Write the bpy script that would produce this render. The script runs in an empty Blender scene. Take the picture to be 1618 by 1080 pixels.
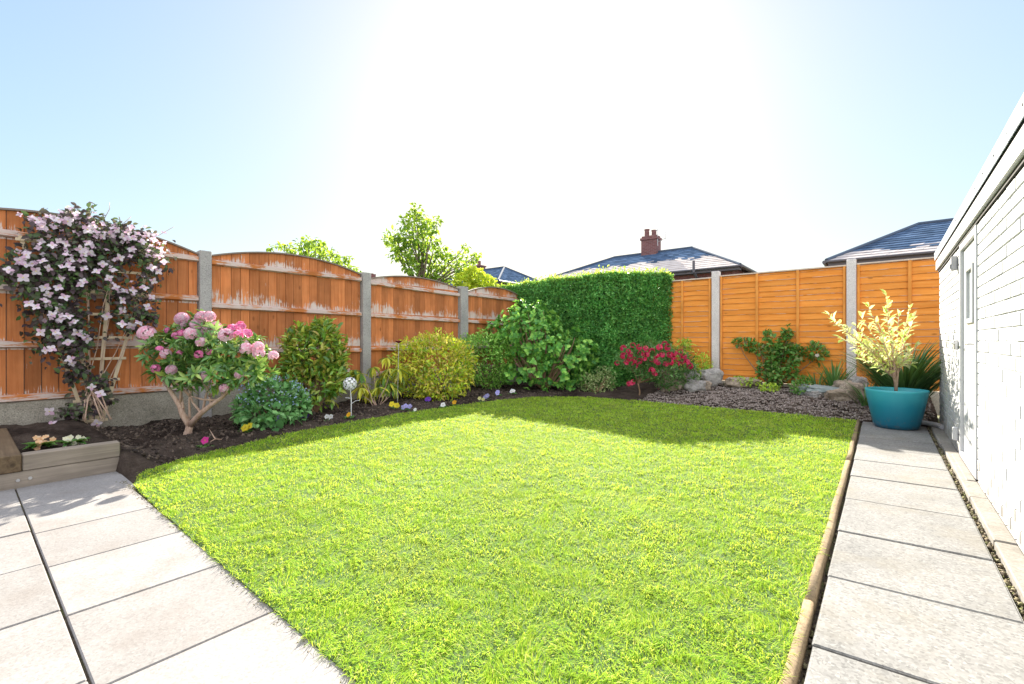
import bpy, bmesh, math, random
import numpy as np
from mathutils import Vector, noise as mnoise
R_ = math.radians
random.seed(5)
rng = np.random.default_rng(7)
sc = bpy.context.scene
col = sc.collection

# ------------------------------------------------------------------ camera, sky, sun, exposure
cam_d = bpy.data.cameras.new("camera"); cam = bpy.data.objects.new("camera", cam_d); col.objects.link(cam)
cam.location = (0, 0, 1.05); cam.rotation_euler = (R_(90), 0, R_(39.4))
cam_d.sensor_width = 36; cam_d.lens = 16.0; cam_d.shift_y = -3 / 1618
cam_d.clip_start = 0.05; cam_d.clip_end = 2000
sc.camera = cam
SUN_EL, SUN_AZ = 27.2, -34.5            # degrees; azimuth from +Y towards +X
world = bpy.data.worlds.new("World"); sc.world = world; world.use_nodes = True
wn = world.node_tree; bg = wn.nodes["Background"]
sky = wn.nodes.new("ShaderNodeTexSky"); sky.sky_type = 'NISHITA'; sky.sun_disc = False
sky.sun_elevation = R_(SUN_EL); sky.sun_rotation = R_(SUN_AZ)
sky.air_density = 1.0; sky.dust_density = 1.0; sky.ozone_density = .6
def wnode(t, ins={}, **p):
    d = wn.nodes.new(t)
    for k, v in p.items(): setattr(d, k, v)
    for k, v in ins.items():
        if isinstance(v, bpy.types.NodeSocket): wn.links.new(v, d.inputs[k])
        else: d.inputs[k].default_value = v
    return d.outputs[0]
# hazy sky: the glow round the sun levels off, and unseen bright cloud is added overhead and behind the viewer as fill
FILL_CLOUD, KNEE, SKYGAIN = 2.8, 3.4, .77
gv = wn.nodes.new('ShaderNodeTexCoord').outputs['Generated']
sep = wn.nodes.new('ShaderNodeSeparateXYZ'); wn.links.new(gv, sep.inputs[0])
lum = wnode('ShaderNodeRGBToBW', {0: sky.outputs[0]})
kf = wnode('ShaderNodeMath', {0: SKYGAIN, 1: wnode('ShaderNodeMath', {0: wnode('ShaderNodeMath', {0: lum, 1: KNEE}, operation='DIVIDE'), 1: 1.0}, operation='ADD')}, operation='DIVIDE')
lvl = wn.nodes.new('ShaderNodeVectorMath'); lvl.operation = 'SCALE'; wn.links.new(sky.outputs[0], lvl.inputs[0]); wn.links.new(kf, lvl.inputs['Scale'])
# added fill cloud: measured by how far the direction lies from the sunny horizon
dt = wn.nodes.new('ShaderNodeVectorMath'); dt.operation = 'DOT_PRODUCT'; wn.links.new(gv, dt.inputs[0]); dt.inputs[1].default_value = (-.58, .70, -.42)
cn = wnode('ShaderNodeTexNoise', {'Vector': gv, 'Scale': 3.0, 'Detail': 5.0})
cov = wnode('ShaderNodeMath', {0: wnode('ShaderNodeMath', {0: cn, 1: .35}, operation='MULTIPLY'), 1: dt.outputs['Value']}, operation='ADD')
mr = wn.nodes.new('ShaderNodeMapRange'); wn.links.new(cov, mr.inputs[0]); mr.inputs[1].default_value = .48; mr.inputs[2].default_value = .02; mr.clamp = True
mixs = wn.nodes.new('ShaderNodeMix'); mixs.data_type = 'RGBA'; wn.links.new(mr.outputs[0], mixs.inputs[0]); hz = wn.nodes.new('ShaderNodeVectorMath'); hz.operation = 'MULTIPLY'; wn.links.new(lvl.outputs[0], hz.inputs[0]); hz.inputs[1].default_value = (.99, 1.0, .97); wn.links.new(hz.outputs[0], mixs.inputs[6]); mixs.inputs[7].default_value = (FILL_CLOUD*.955, FILL_CLOUD*.985, FILL_CLOUD*1.07, 1)
wn.links.new(mixs.outputs[2], bg.inputs[0]); bg.inputs[1].default_value = 0.15
sd = bpy.data.lights.new("sun", 'SUN'); sd.energy = 5.0; sd.angle = R_(0.53); sd.color = (1.0, 0.92, 0.78)
so = bpy.data.objects.new("sun", sd); col.objects.link(so)
sv = Vector((math.sin(R_(SUN_AZ)) * math.cos(R_(SUN_EL)), math.cos(R_(SUN_AZ)) * math.cos(R_(SUN_EL)), math.sin(R_(SUN_EL))))
so.rotation_euler = sv.to_track_quat('Z', 'Y').to_euler(); so.location = (-6, 10, 12)
vs = sc.view_settings
vs.view_transform = 'Standard'; vs.look = 'None'; vs.gamma = 1.0; vs.exposure = 2.0; vs.use_curve_mapping = False
sc.cycles.max_bounces = 8; sc.cycles.transparent_max_bounces = 8; sc.cycles.diffuse_bounces = 4

# ------------------------------------------------------------------ measured layout: photo point + distance -> place
AF = R_(39.4); FX, FY = -math.sin(AF), math.cos(AF); RX, RY = math.cos(AF), math.sin(AF)
def W(u, v, d):
    k = (u - 809) / 719
    return Vector((d * (FX + RX * k), d * (FY + RY * k), 1.05 - (v - 537) * d / 719))
def G(u, v, z=0.0):
    return W(u, v, 719 * (1.05 - z) / (v - 537))
def PX(u, v, X):
    return W(u, v, X / (FX + RX * (u - 809) / 719))
def dY(u, Y): return Y/(FY+RY*(u-809)/719)
def PY(u, v, Y):
    return W(u, v, Y / (FY + RY * (u - 809) / 719))

# ------------------------------------------------------------------ object helpers
def tag(o, label=None, cat=None, group=None, kind=None):
    if label: o['label'] = label
    if cat: o['category'] = cat
    if group: o['group'] = group
    if kind: o['kind'] = kind
    return o
def empty(name, loc, label, cat, group=None):
    o = bpy.data.objects.new(name, None); col.objects.link(o); o.location = loc; o.empty_display_size = .1
    return tag(o, label, cat, group)
def link(name, me, mats, parent=None):
    for m in (mats if isinstance(mats, (list, tuple)) else [mats]): me.materials.append(m)
    o = bpy.data.objects.new(name, me); col.objects.link(o)
    if parent is not None:
        o.parent = parent
        o.location = -parent.location if parent.parent is None else (0, 0, 0)
    return o
class MB:
    """collects shapes in world space; build() links them as one mesh"""
    def __init__(s): s.v = []; s.f = []; s.mi = []; s.m = 0
    def add(s, vs_, fs_):
        b = len(s.v); s.v += [tuple(x) for x in vs_]
        for f in fs_: s.f.append([b + i for i in f]); s.mi.append(s.m)
    def box(s, x0, x1, y0, y1, z0, z1, c=0.0):
        if c <= 0:
            s.add([(x0,y0,z0),(x1,y0,z0),(x1,y1,z0),(x0,y1,z0),(x0,y0,z1),(x1,y0,z1),(x1,y1,z1),(x0,y1,z1)],
                  [(0,3,2,1),(4,5,6,7),(0,1,5,4),(1,2,6,5),(2,3,7,6),(3,0,4,7)]); return
        vs_ = []; # chamfered on every edge
        bm = bmesh.new(); bmesh.ops.create_cube(bm, size=1)
        for v in bm.verts: v.co = ((x0+x1)/2+v.co.x*(x1-x0), (y0+y1)/2+v.co.y*(y1-y0), (z0+z1)/2+v.co.z*(z1-z0))
        bmesh.ops.bevel(bm, geom=bm.edges[:], offset=c, segments=1, affect='EDGES', profile=.5)
        bm.verts.index_update(); s.add([v.co[:] for v in bm.verts], [[v.index for v in f.verts] for f in bm.faces]); bm.free()
    def hexa(s, p): # 8 points, bottom loop then top loop
        s.add(p, [(0,3,2,1),(4,5,6,7),(0,1,5,4),(1,2,6,5),(2,3,7,6),(3,0,4,7)])
    def tube(s, pts, rad, n=6, cap=True):
        pts = [Vector(p) for p in pts]
        if not isinstance(rad, (list, tuple)): rad = [rad] * len(pts)
        b = len(s.v); up = Vector((0.13, 0.21, 0.97))
        for i, p in enumerate(pts):
            t = (pts[min(i+1, len(pts)-1)] - pts[max(i-1, 0)]).normalized()
            a = t.cross(up)
            if a.length < .05: a = t.cross(Vector((1, 0, 0)))
            a.normalize(); c = t.cross(a)
            for k in range(n):
                q = 2 * math.pi * k / n; s.v.append(tuple(p + (a * math.cos(q) + c * math.sin(q)) * rad[i]))
        for i in range(len(pts) - 1):
            for k in range(n):
                s.f.append([b+i*n+k, b+i*n+(k+1) % n, b+(i+1)*n+(k+1) % n, b+(i+1)*n+k]); s.mi.append(s.m)
        if cap:
            s.f.append([b+k for k in range(n)][::-1]); s.mi.append(s.m)
            e = b + (len(pts)-1) * n; s.f.append([e+k for k in range(n)]); s.mi.append(s.m)
    def lathe(s, c, prof, n=40, closed=False, sx=1, sy=1):
        b = len(s.v); c = Vector(c)
        for r, z in prof:
            for k in range(n):
                q = 2*math.pi*k/n; s.v.append((c.x+r*sx*math.cos(q), c.y+r*sy*math.sin(q), c.z+z))
        for i in range(len(prof)-1):
            for k in range(n):
                s.f.append([b+i*n+k, b+i*n+(k+1) % n, b+(i+1)*n+(k+1) % n, b+(i+1)*n+k]); s.mi.append(s.m)
        if closed:
            s.f.append([b+k for k in range(n)][::-1]); s.mi.append(s.m)
            e = b+(len(prof)-1)*n; s.f.append([e+k for k in range(n)]); s.mi.append(s.m)
    def build(s, name, mats, parent=None, smooth=False):
        me = bpy.data.meshes.new(name); me.from_pydata(s.v, [], s.f); me.update()
        if any(s.mi): me.polygons.foreach_set('material_index', s.mi)
        if smooth: me.polygons.foreach_set('use_smooth', [True] * len(s.f))
        return link(name, me, mats, parent)

# ------------------------------------------------------------------ leaf clouds (numpy)
def tmesh(name, V, T, mats, parent=None, mi=None):
    me = bpy.data.meshes.new(name); nt = len(T)
    me.vertices.add(len(V)); me.vertices.foreach_set('co', np.ascontiguousarray(V, dtype=np.float32).ravel())
    me.loops.add(nt * 3); me.loops.foreach_set('vertex_index', np.ascontiguousarray(T, dtype=np.int32).ravel())
    me.polygons.add(nt); me.polygons.foreach_set('loop_start', np.arange(0, nt * 3, 3, dtype=np.int32))
    if mi is not None: me.polygons.foreach_set('material_index', np.asarray(mi, dtype=np.int32))
    me.update(calc_edges=True); me.validate()
    return link(name, me, mats, parent)
def rhomb(w=.5, h=.1, bend=.12):
    return (np.array([(0,0,0),(w/2,.42,h),(0,1,-bend),(-w/2,.42,h)], float), np.array([(0,1,2),(0,2,3)]))
def leaf6(w=.45, h=.1, bend=.2):
    return (np.array([(0,0,0),(w*.42,.28,h),(w*.42,.66,h-bend*.3),(0,1,-bend),(-w*.42,.66,h-bend*.3),(-w*.42,.28,h),(0,.48,-.01-bend*.15)], float),
            np.array([(0,1,6),(1,2,6),(2,3,6),(3,4,6),(4,5,6),(5,0,6)]))
def strap(w=.05, bend=.5, n=6):
    v = []; f = []
    for i in range(n):
        t = i/(n-1); ww = w*(1-t**2.2)*(.7+.3*min(1, t*4))*.5+.0005
        y = t - .25*bend*t**3; z = -bend*t**2.4
        v += [(-ww, y, z), (0, y, z-.25*ww), (ww, y, z)]
        if i: a = 3*(i-1); b = 3*i; f += [(a,a+1,b),(a+1,b+1,b),(a+1,a+2,b+1),(a+2,b+2,b+1)]
    return (np.array(v, float), np.array(f))
def nrm(a): return a / np.maximum(np.linalg.norm(a, axis=-1, keepdims=True), 1e-9)
def inst(tpl, P, D, N, S):
    tv, tf = tpl; y = nrm(D); x = np.cross(y, N); x = nrm(x + 1e-6); z = np.cross(x, y)
    S = np.broadcast_to(np.asarray(S, float), (len(P),))
    V = P[:, None, :] + S[:, None, None] * (tv[None, :, 0:1]*x[:, None, :] + tv[None, :, 1:2]*y[:, None, :] + tv[None, :, 2:3]*z[:, None, :])
    T = tf[None] + (np.arange(len(P)) * len(tv))[:, None, None]
    return V.reshape(-1, 3), T.reshape(-1, 3)
def cat(parts):
    Vs, Ts, o = [], [], 0
    for V, T in parts: Vs.append(V); Ts.append(T + o); o += len(V)
    return np.concatenate(Vs), np.concatenate(Ts)
def rdir(n): return nrm(rng.normal(size=(n, 3)))
def bl(u, v, d, ru, rv, dd=1.0):
    """ellipsoid clump measured in the photo, at distance d"""
    k = d / 719; return (np.array(W(u, v, d)), np.array([ru*k*dd, ru*k*dd, rv*k]))
def shell_points(blobs, n, lo=.7, hi=1.04, zmin=.02, lump=.28):
    w = np.array([(b[1][0]*b[1][2]) for b in blobs]); w = w / w.sum()
    P, O = [], []
    for i, (c, r) in enumerate(blobs):
        m = int(n * w[i] * 1.5) + 1; q = rdir(m); rad = lo + (hi-lo)*rng.random((m, 1))**.7
        rad = rad * (1 + lump*np.array([mnoise.noise((a*2.6+i*3.1, b*2.6, c_*2.6+7)) for a, b, c_ in q]))[:, None]
        p = c + q * r * rad; keep = p[:, 2] > zmin
        for j, (c2, r2) in enumerate(blobs):
            if j != i: keep &= (np.linalg.norm((p-c2)/r2, axis=1) > lo*.95)
        P.append(p[keep]); O.append(nrm(q[keep]/r))
    P = np.concatenate(P); O = np.concatenate(O)
    if len(P) > n: k = rng.choice(len(P), n, replace=False); P, O = P[k], O[k]
    return P, O
def foliage(name, parent, mat, blobs, n, size, tpl, out=.7, rnd=.7, up=.25, lo=.65, hi=1.05, var=.35, zmin=.02):
    P, O = shell_points(blobs, n, lo, hi, zmin); m = len(P)
    D = O*out + rdir(m)*rnd + np.array([0, 0, up])
    N = O*.6 + np.array([0, 0, .7]) + rdir(m)*.45
    V, T = inst(tpl, P, D, N, size*(1 + var*(rng.random(m)*2-1)))
    return tmesh(name, V, T, mat, parent)
def whorl_points(blobs, n, k, lo=.75, hi=1.0, zmin=.05):
    """n leaf rosettes of k leaves on the clumps' surface: returns P, D, N"""
    P, O = shell_points(blobs, n, lo, hi, zmin); m = len(P)
    ax = nrm(O + np.array([0, 0, .35]) + rdir(m)*.35)
    a = nrm(np.cross(ax, rdir(m))); b = np.cross(ax, a)
    PP, DD, NN = [], [], []
    for i in range(k):
        q = 2*math.pi*(i/k) + rng.random(m)*.7; el = .25 + .7*rng.random(m)
        D = (a*np.cos(q)[:, None] + b*np.sin(q)[:, None])*np.cos(el)[:, None] + ax*np.sin(el)[:, None]
        PP.append(P + D*.004); DD.append(D); NN.append(ax - D*.3)
    return np.concatenate(PP), np.concatenate(DD), np.concatenate(NN)
def branches(name, parent, mat, base, ends, r0, r1=.004, sag=.12, kinks=4, n=6):
    mb = MB(); base = Vector(base)
    for e in ends:
        e = Vector(e); pts = []; rr = []
        for i in range(kinks+1):
            t = i/kinks; p = base.lerp(e, t); L = (e-base).length
            if 0 < i: p += Vector((random.uniform(-1, 1), random.uniform(-1, 1), random.uniform(-.4, .6)))*L*sag*.35*(1 if i < kinks else .3)
            p.z += sag*L*math.sin(t*math.pi)*-.35
            pts.append(p); rr.append(r0*(1-t)**.8+r1)
        mb.tube(pts, rr, n)
    return mb.build(name, mat, parent, True)

# ------------------------------------------------------------------ material helpers
class NT:
    def __init__(s, name):
        s.m = bpy.data.materials.new(name); s.m.use_nodes = True; s.t = s.m.node_tree
        s.b = s.t.nodes["Principled BSDF"]; s.out = s.t.nodes["Material Output"]
    def n(s, typ, ins={}, **props):
        d = s.t.nodes.new(typ)
        for k, v in props.items(): setattr(d, k, v)
        for k, v in ins.items(): s.set(d.inputs[k], v)
        return d
    def set(s, sock, v):
        if isinstance(v, bpy.types.NodeSocket): s.t.links.new(v, sock)
        else:
            if hasattr(sock, 'default_value') and sock.type == 'RGBA' and len(v) == 3: v = (*v, 1)
            sock.default_value = v
    def P(s, **k):
        for a, v in k.items(): s.set(s.b.inputs[a.replace('_', ' ')], v)
    def coord(s, which='Object', scale=(1, 1, 1)):
        c = s.n('ShaderNodeTexCoord').outputs[which]
        return s.n('ShaderNodeMapping', {'Vector': c, 'Scale': scale}).outputs[0]
    def wpos(s, scale=(1, 1, 1)):
        return s.n('ShaderNodeMapping', {'Vector': s.n('ShaderNodeNewGeometry').outputs['Position'], 'Scale': scale}).outputs[0]
    def noise(s, vec, scale=5, detail=4, rough=.55, dist=0):
        return s.n('ShaderNodeTexNoise', {'Vector': vec, 'Scale': scale, 'Detail': detail, 'Roughness': rough, 'Distortion': dist}).outputs['Fac']
    def vor(s, vec, scale=20, out='Distance', **p):
        return s.n('ShaderNodeTexVoronoi', {'Vector': vec, 'Scale': scale}, **p).outputs[out]
    def ramp(s, fac, stops, interp='LINEAR'):
        r = s.n('ShaderNodeValToRGB', {'Fac': fac}); e = r.color_ramp.elements; r.color_ramp.interpolation = interp
        while len(e) < len(stops): e.new(.5)
        for el, (p, c) in zip(e, stops):
            el.position = p; el.color = (c, c, c, 1) if isinstance(c, (int, float)) else (*c, 1)
        return r.outputs[0]
    def mix(s, fac, a, b, mode='MIX'):
        d = s.n('ShaderNodeMix', data_type='RGBA', blend_type=mode); s.set(d.inputs[0], fac); s.set(d.inputs[6], a); s.set(d.inputs[7], b); return d.outputs[2]
    def math(s, op, a, b=0.0, clamp=False):
        d = s.n('ShaderNodeMath', operation=op, use_clamp=clamp); s.set(d.inputs[0], a); s.set(d.inputs[1], b); return d.outputs[0]
    def isl(s): return s.n('ShaderNodeNewGeometry').outputs['Random Per Island']
    def bump(s, h, strength=.4, dist=.01, normal=None):
        i = {'Height': h, 'Strength': strength, 'Distance': dist}
        if normal is not None: i['Normal'] = normal
        return s.n('ShaderNodeBump', i).outputs[0]
def leafmat(name, cols, trans=.4, rough=.4, tint=(.45, .6, .05), tmix=.35, spec=.3, big=1.2, gain=1.9):
    t = NT(name); k = len(cols); cols = [tuple(min(.8, w*gain) for w in c) for c in cols]
    c = t.ramp(t.isl(), [(i/(k-1), cc) for i, cc in enumerate(cols)])
    v = t.noise(t.wpos(), big*3, 2); c = t.mix(1, c, t.ramp(v, [(.3, .72), (.7, 1.2)]), 'MULTIPLY')
    t.P(Base_Color=c, Roughness=rough); t.b.inputs['Specular IOR Level'].default_value = spec
    tr = t.n('ShaderNodeBsdfTranslucent', {'Color': t.mix(tmix, c, tint)})
    mx = t.n('ShaderNodeMixShader', {0: trans, 1: t.b.outputs[0], 2: tr.outputs[0]})
    t.t.links.new(mx.outputs[0], t.out.inputs[0]); return t.m
def petalmat(name, cols, trans=.35, rough=.6):
    return leafmat(name, cols, trans, rough, tint=cols[-1], tmix=.3, spec=.2, gain=1)
def barkmat(name, a, b, scale=30):
    t = NT(name); n = t.noise(t.wpos((1, 1, .35)), scale, 5, .65)
    t.P(Base_Color=t.ramp(n, [(.3, a), (.7, b)]), Roughness=.85, Normal=t.bump(n, .6, .006)); return t.m
def plain(name, c, rough=.5, metal=0, var=.12, scale=25, bump=.1):
    t = NT(name); n = t.noise(t.wpos(), scale, 4)
    t.P(Base_Color=t.mix(1, c, t.ramp(n, [(.25, 1-var), (.75, 1+var)]), 'MULTIPLY'), Roughness=rough, Metallic=metal, Normal=t.bump(n, bump, .003)); return t.m
def woodmat(name, a, b, axis, peel=0.0, zones=(), pale=(.62, .56, .52), var=.25):
    """stained boards; grain runs along axis; pale wear where old stain has flaked above the rails (zones: heights)"""
    t = NT(name); sx = [38, 38, 38]; sx['XYZ'.index(axis)] = 1.6
    isl = t.isl(); off = t.n('ShaderNodeCombineXYZ', {0: t.math('MULTIPLY', isl, 17), 1: t.math('MULTIPLY', isl, 31), 2: t.math('MULTIPLY', isl, 9)}).outputs[0]
    pos = t.n('ShaderNodeVectorMath', {0: t.n('ShaderNodeNewGeometry').outputs['Position'], 1: off}, operation='ADD').outputs[0]
    g = t.noise(t.n('ShaderNodeMapping', {'Vector': pos, 'Scale': sx}).outputs[0], 1.0, 6, .6, .6)
    lo = t.noise(pos, 3.2, 3)
    c = t.mix(t.ramp(g, [(.3, 0.0), (.72, 1.0)]), a, b)
    c = t.mix(1, c, t.ramp(isl, [(0, 1-var*1.1), (.5, 1.0), (1, 1+var*.9)]), 'MULTIPLY')
    c = t.mix(1, c, t.ramp(lo, [(.3, 1-var*.7), (.7, 1+var*.7)]), 'MULTIPLY')
    kn = t.vor(t.n('ShaderNodeMapping', {'Vector': pos, 'Scale': [s_*.10 + 2.6 for s_ in sx]}).outputs[0], 1.0)
    c = t.mix(t.ramp(kn, [(.0, .7), (.07, .5), (.12, 0.0)]), c, tuple(x*.35 for x in a))
    if peel > 0:
        sp = [55, 55, 55]; sp['XYZ'.index(axis)] = 5
        p1 = t.noise(t.n('ShaderNodeMapping', {'Vector': pos, 'Scale': sp}).outputs[0], 1.0, 5, .7)
        p2 = t.noise(t.wpos(), 2.6, 4, .6)
        s_ = t.math('ADD', t.math('MULTIPLY', p1, .55), t.math('MULTIPLY', p2, .6))
        if zones:
            z = t.n('ShaderNodeSeparateXYZ', {0: t.n('ShaderNodeNewGeometry').outputs['Position']}).outputs[2]
            acc = None
            for z0, h in zones:
                r = t.n('ShaderNodeMapRange', {0: z, 1: z0-.02, 2: z0+h, 3: 1.0, 4: 0.0}); r.clamp = True
                ab = t.math('GREATER_THAN', z, z0-.03); q = t.math('MULTIPLY', r.outputs[0], ab)
                acc = q if acc is None else t.math('MAXIMUM', acc, q)
            s_ = t.math('ADD', s_, t.math('MULTIPLY', acc, .22))
        m = t.ramp(s_, [(1.0-peel, 0.0), (1.06-peel, 1.0)])
        c = t.mix(t.math('MULTIPLY', m, .85), c, pale)
    t.P(Base_Color=c, Roughness=.75, Normal=t.bump(g, .35, .004)); t.b.inputs['Specular IOR Level'].default_value = .25
    return t.m
def concrete(name, a, b, speck=.5, scale=60, stain=None, rough=.9, isl=.0, pos=None):
    t = NT(name); p = t.wpos(); n = t.noise(p, 3.0, 6, .6); f = t.noise(p, scale, 3, .7); v = t.vor(p, scale*2.2, 'Color')
    c = t.ramp(n, [(.3, a), (.7, b)])
    c = t.mix(speck, c, t.mix(1, c, t.ramp(t.n('ShaderNodeSeparateColor', {0: v}).outputs[0], [(.0, .45), (.35, .95), (.8, 1.1), (1, 1.5)]), 'MULTIPLY'))
    if isl: c = t.mix(1, c, t.ramp(t.isl(), [(0, 1-isl), (1, 1+isl)]), 'MULTIPLY')
    if stain:
        s_ = t.noise(p, 1.7, 6, .7); c = t.mix(t.ramp(s_, [(.5, 0.0), (.72, .75)]), c, stain)
    t.P(Base_Color=c, Roughness=rough, Normal=t.bump(f, .35, .003)); t.b.inputs['Specular IOR Level'].default_value = .25; return t.m

M = {}
M['board'] = woodmat('orange_stained_board', (.42,.132,.038), (.57,.215,.078), 'Z', .268, [(.46,.14),(.98,.22),(1.56,.25),(2.12,.2)])
M['rail'] = woodmat('weathered_rail', (.42,.13,.03), (.56,.21,.06), 'Y', .48, (), (.60,.53,.50))
M['lap'] = woodmat('golden_lap_board', (.70,.22,.025), (.85,.35,.07), 'X', .245, (), (.72,.54,.40), .10)
M['lap_edge'] = woodmat('weathered_board_edge', (.50,.17,.03), (.68,.30,.08), 'X', .44, (), (.74,.60,.50), .15)
M['batten'] = woodmat('golden_batten', (.66,.24,.04), (.78,.34,.08), 'Z', .08, (), (.68,.50,.36))
M['cap_pale'] = plain('pale_cap_wood', (.62,.50,.40), .8)
M['cap'] = plain('grey_cap_strip', (.22,.17,.14), .8)
M['sleeper'] = woodmat('weathered_sleeper', (.18,.15,.12), (.30,.255,.21), 'Y', 0)
M['sleeper_dark'] = woodmat('dark_sleeper_end', (.09,.06,.035), (.17,.12,.07), 'X', 0)
M['trellis'] = woodmat('pale_trellis_wood', (.55,.43,.28), (.70,.58,.42), 'Z', 0)
M['post'] = concrete('post_concrete', (.30,.29,.28), (.42,.40,.38), .7, 70)
M['post_pale'] = concrete('pale_post_concrete', (.60,.56,.54), (.74,.69,.66), .5, 70)
M['gravel'] = concrete('gravel_board_concrete', (.26,.235,.19), (.38,.35,.29), .75, 55, (.10,.10,.07))
M['gravel_pale'] = concrete('pale_gravel_board', (.50,.45,.36), (.62,.56,.46), .5, 55, (.25,.22,.16))
M['patio'] = concrete('patio_slab', (.222,.213,.209), (.264,.254,.250), .3, 60, (.165,.145,.132), .9, .13)
M['path'] = concrete('path_slab', (.165,.166,.166), (.228,.226,.222), .55, 48, (.17,.155,.125), .92, .07)
M['edging'] = concrete('edging_concrete', (.17,.12,.07), (.27,.205,.13), .5, 50, (.17,.13,.08))
M['kerbc'] = concrete('wall_footing', (.19,.175,.155), (.28,.265,.245), .4, 50, (.16,.15,.13))
M['stone'] = concrete('tan_stone', (.24,.19,.14), (.42,.35,.28), .5, 18, (.16,.13,.10))
M['stone_grey'] = concrete('grey_stone', (.25,.24,.23), (.40,.38,.36), .5, 18)
M['stone_slate'] = concrete('green_grey_slate', (.20,.24,.24), (.33,.37,.36), .3, 12)
M['stem'] = barkmat('brown_stem', (.16,.09,.05), (.36,.23,.14))
M['stem_pale'] = barkmat('pale_peeling_stem', (.34,.21,.14), (.62,.46,.36))
M['bark'] = barkmat('tree_bark', (.10,.075,.05), (.22,.17,.12), 18)
M['hedge_core'] = plain('dark_hedge_core', (.035,.03,.018), .95)

# ------------------------------------------------------------------ setting: ground, beds, lawn, patio, path
def smooth(x): x = min(1, max(0, x)); return x*x*(3-2*x)
LAWN = [(-.246,.77),(-1.4,.775),(-2.6,.78),(-3.6,.79),(-4.2,.81),(-4.55,.93),(-4.72,1.2),(-4.87,1.58),(-5.06,2.05),(-5.2,2.55),(-5.27,3.3),(-5.3,4.15),(-5.26,5.1),(-5.15,6.1),
        (-4.95,6.65),(-4.62,7.05),(-4.14,7.30),(-3.5,7.38),(-2.81,7.40),(-1.5,7.42),(-.29,7.40)]
LP = np.array(LAWN)
def in_poly(P, poly):
    x, y = P[:, 0], P[:, 1]; r = np.zeros(len(P), bool); n = len(poly)
    for i in range(n):
        x1, y1 = poly[i]; x2, y2 = poly[(i+1) % n]
        c = ((y1 > y) != (y2 > y)); xx = (x2-x1)*(y-y1)/((y2-y1) if y2 != y1 else 1e-9)+x1; r ^= c & (x < xx)
    return r
def edge_dist(P, poly):
    d = np.full(len(P), 9.0); n = len(poly)
    for i in range(n):
        a = np.array(poly[i]); b = np.array(poly[(i+1) % n]); ab = b-a
        t = np.clip(((P-a)@ab)/(ab@ab), 0, 1); d = np.minimum(d, np.linalg.norm(P-(a+t[:, None]*ab), axis=1))
    return d
def soil_mat():
    t = NT('dark_soil'); p = t.wpos(); n = t.noise(p, 9, 8, .7); f = t.noise(p, 70, 5, .7); big = t.noise(p, 1.6, 3)
    c = t.ramp(n, [(.3, (.012,.009,.007)), (.55, (.040,.029,.024)), (.8, (.11,.085,.072))])
    y = t.n('ShaderNodeSeparateXYZ', {0: p}); dry = t.ramp(big, [(.42, 0.0), (.6, 1.0)])
    c = t.mix(t.math('MULTIPLY', dry, .6), c, t.ramp(f, [(.3, (.055,.04,.032)), (.7, (.16,.125,.10))]))
    t.P(Base_Color=c, Roughness=1.0, Normal=t.bump(t.math('ADD', n, t.math('MULTIPLY', f, .6)), .9, .03)); t.b.inputs['Specular IOR Level'].default_value = .1; return t.m
M['soil'] = soil_mat()
def ground_mat():
    t = NT('far_ground'); n = t.noise(t.wpos(), .8, 6, .6)
    t.P(Base_Color=t.ramp(n, [(.35, (.05,.07,.025)), (.65, (.10,.11,.05))]), Roughness=1); return t.m
mb = MB(); S = 900
mb.add([(-S,-S,-.14),(S,-S,-.14),(S,S,-.14),(-S,S,-.14)], [(0,1,2,3)])
tag(mb.build('ground', ground_mat()), kind='structure')

def bed_h(x, y, dl):
    """height of the planting bed; dl = distance outside the lawn"""
    h = -.022 + .05*smooth(dl/.35)
    h += .17*smooth((y-7.5)/2.0)*smooth((x+5.0)/1.2)
    m = math.exp(-(((x+1.7)/1.15)**2+((y-8.15)/.45)**2)); h += .03*m
    if x < -4.6 and y < 1.3:
        ex = max(0, -6.9-x, x+4.86); ey = max(0, .2-y, y-.78); d = math.hypot(ex, ey); h = max(h, .185-.55*d)
    return h
gx = np.arange(-7.0, .52, .045); gy = np.arange(.2, 9.56, .045)
XX, YY = np.meshgrid(gx, gy); pts2 = np.stack([XX.ravel(), YY.ravel()], 1)
DL = np.where(in_poly(pts2, LAWN), 0, edge_dist(pts2, LAWN))
V = []
for (x, y), dl in zip(pts2, DL):
    z = bed_h(x, y, dl); k = smooth(dl/.15)
    z += k*(.034*mnoise.noise((x*4, y*4, 1))+.030*mnoise.noise((x*11, y*11, 4))+.028*abs(mnoise.noise((x*26, y*26, 7))))
    if x > -.33 and y < 7.45 or x > .40 and y < 7.9: z = -.07
    if x > -4.83 and y < .82: z = -.07
    V.append((x, y, z))
nx, ny = len(gx), len(gy); F = [(j*nx+i, j*nx+i+1, (j+1)*nx+i+1, (j+1)*nx+i) for j in range(ny-1) for i in range(nx-1)]
me = bpy.data.meshes.new('soil_bed'); me.from_pydata(V, [], F); me.polygons.foreach_set('use_smooth', [True]*len(F))
tag(link('soil', me, M['soil']), kind='structure')
BZ = np.array(V)[:, 2].reshape(ny, nx)
def bz(x, y):
    i = int(np.clip(round((x-gx[0])/.045), 0, nx-1)); j = int(np.clip(round((y-gy[0])/.045), 0, ny-1)); return float(BZ[j, i])

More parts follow.
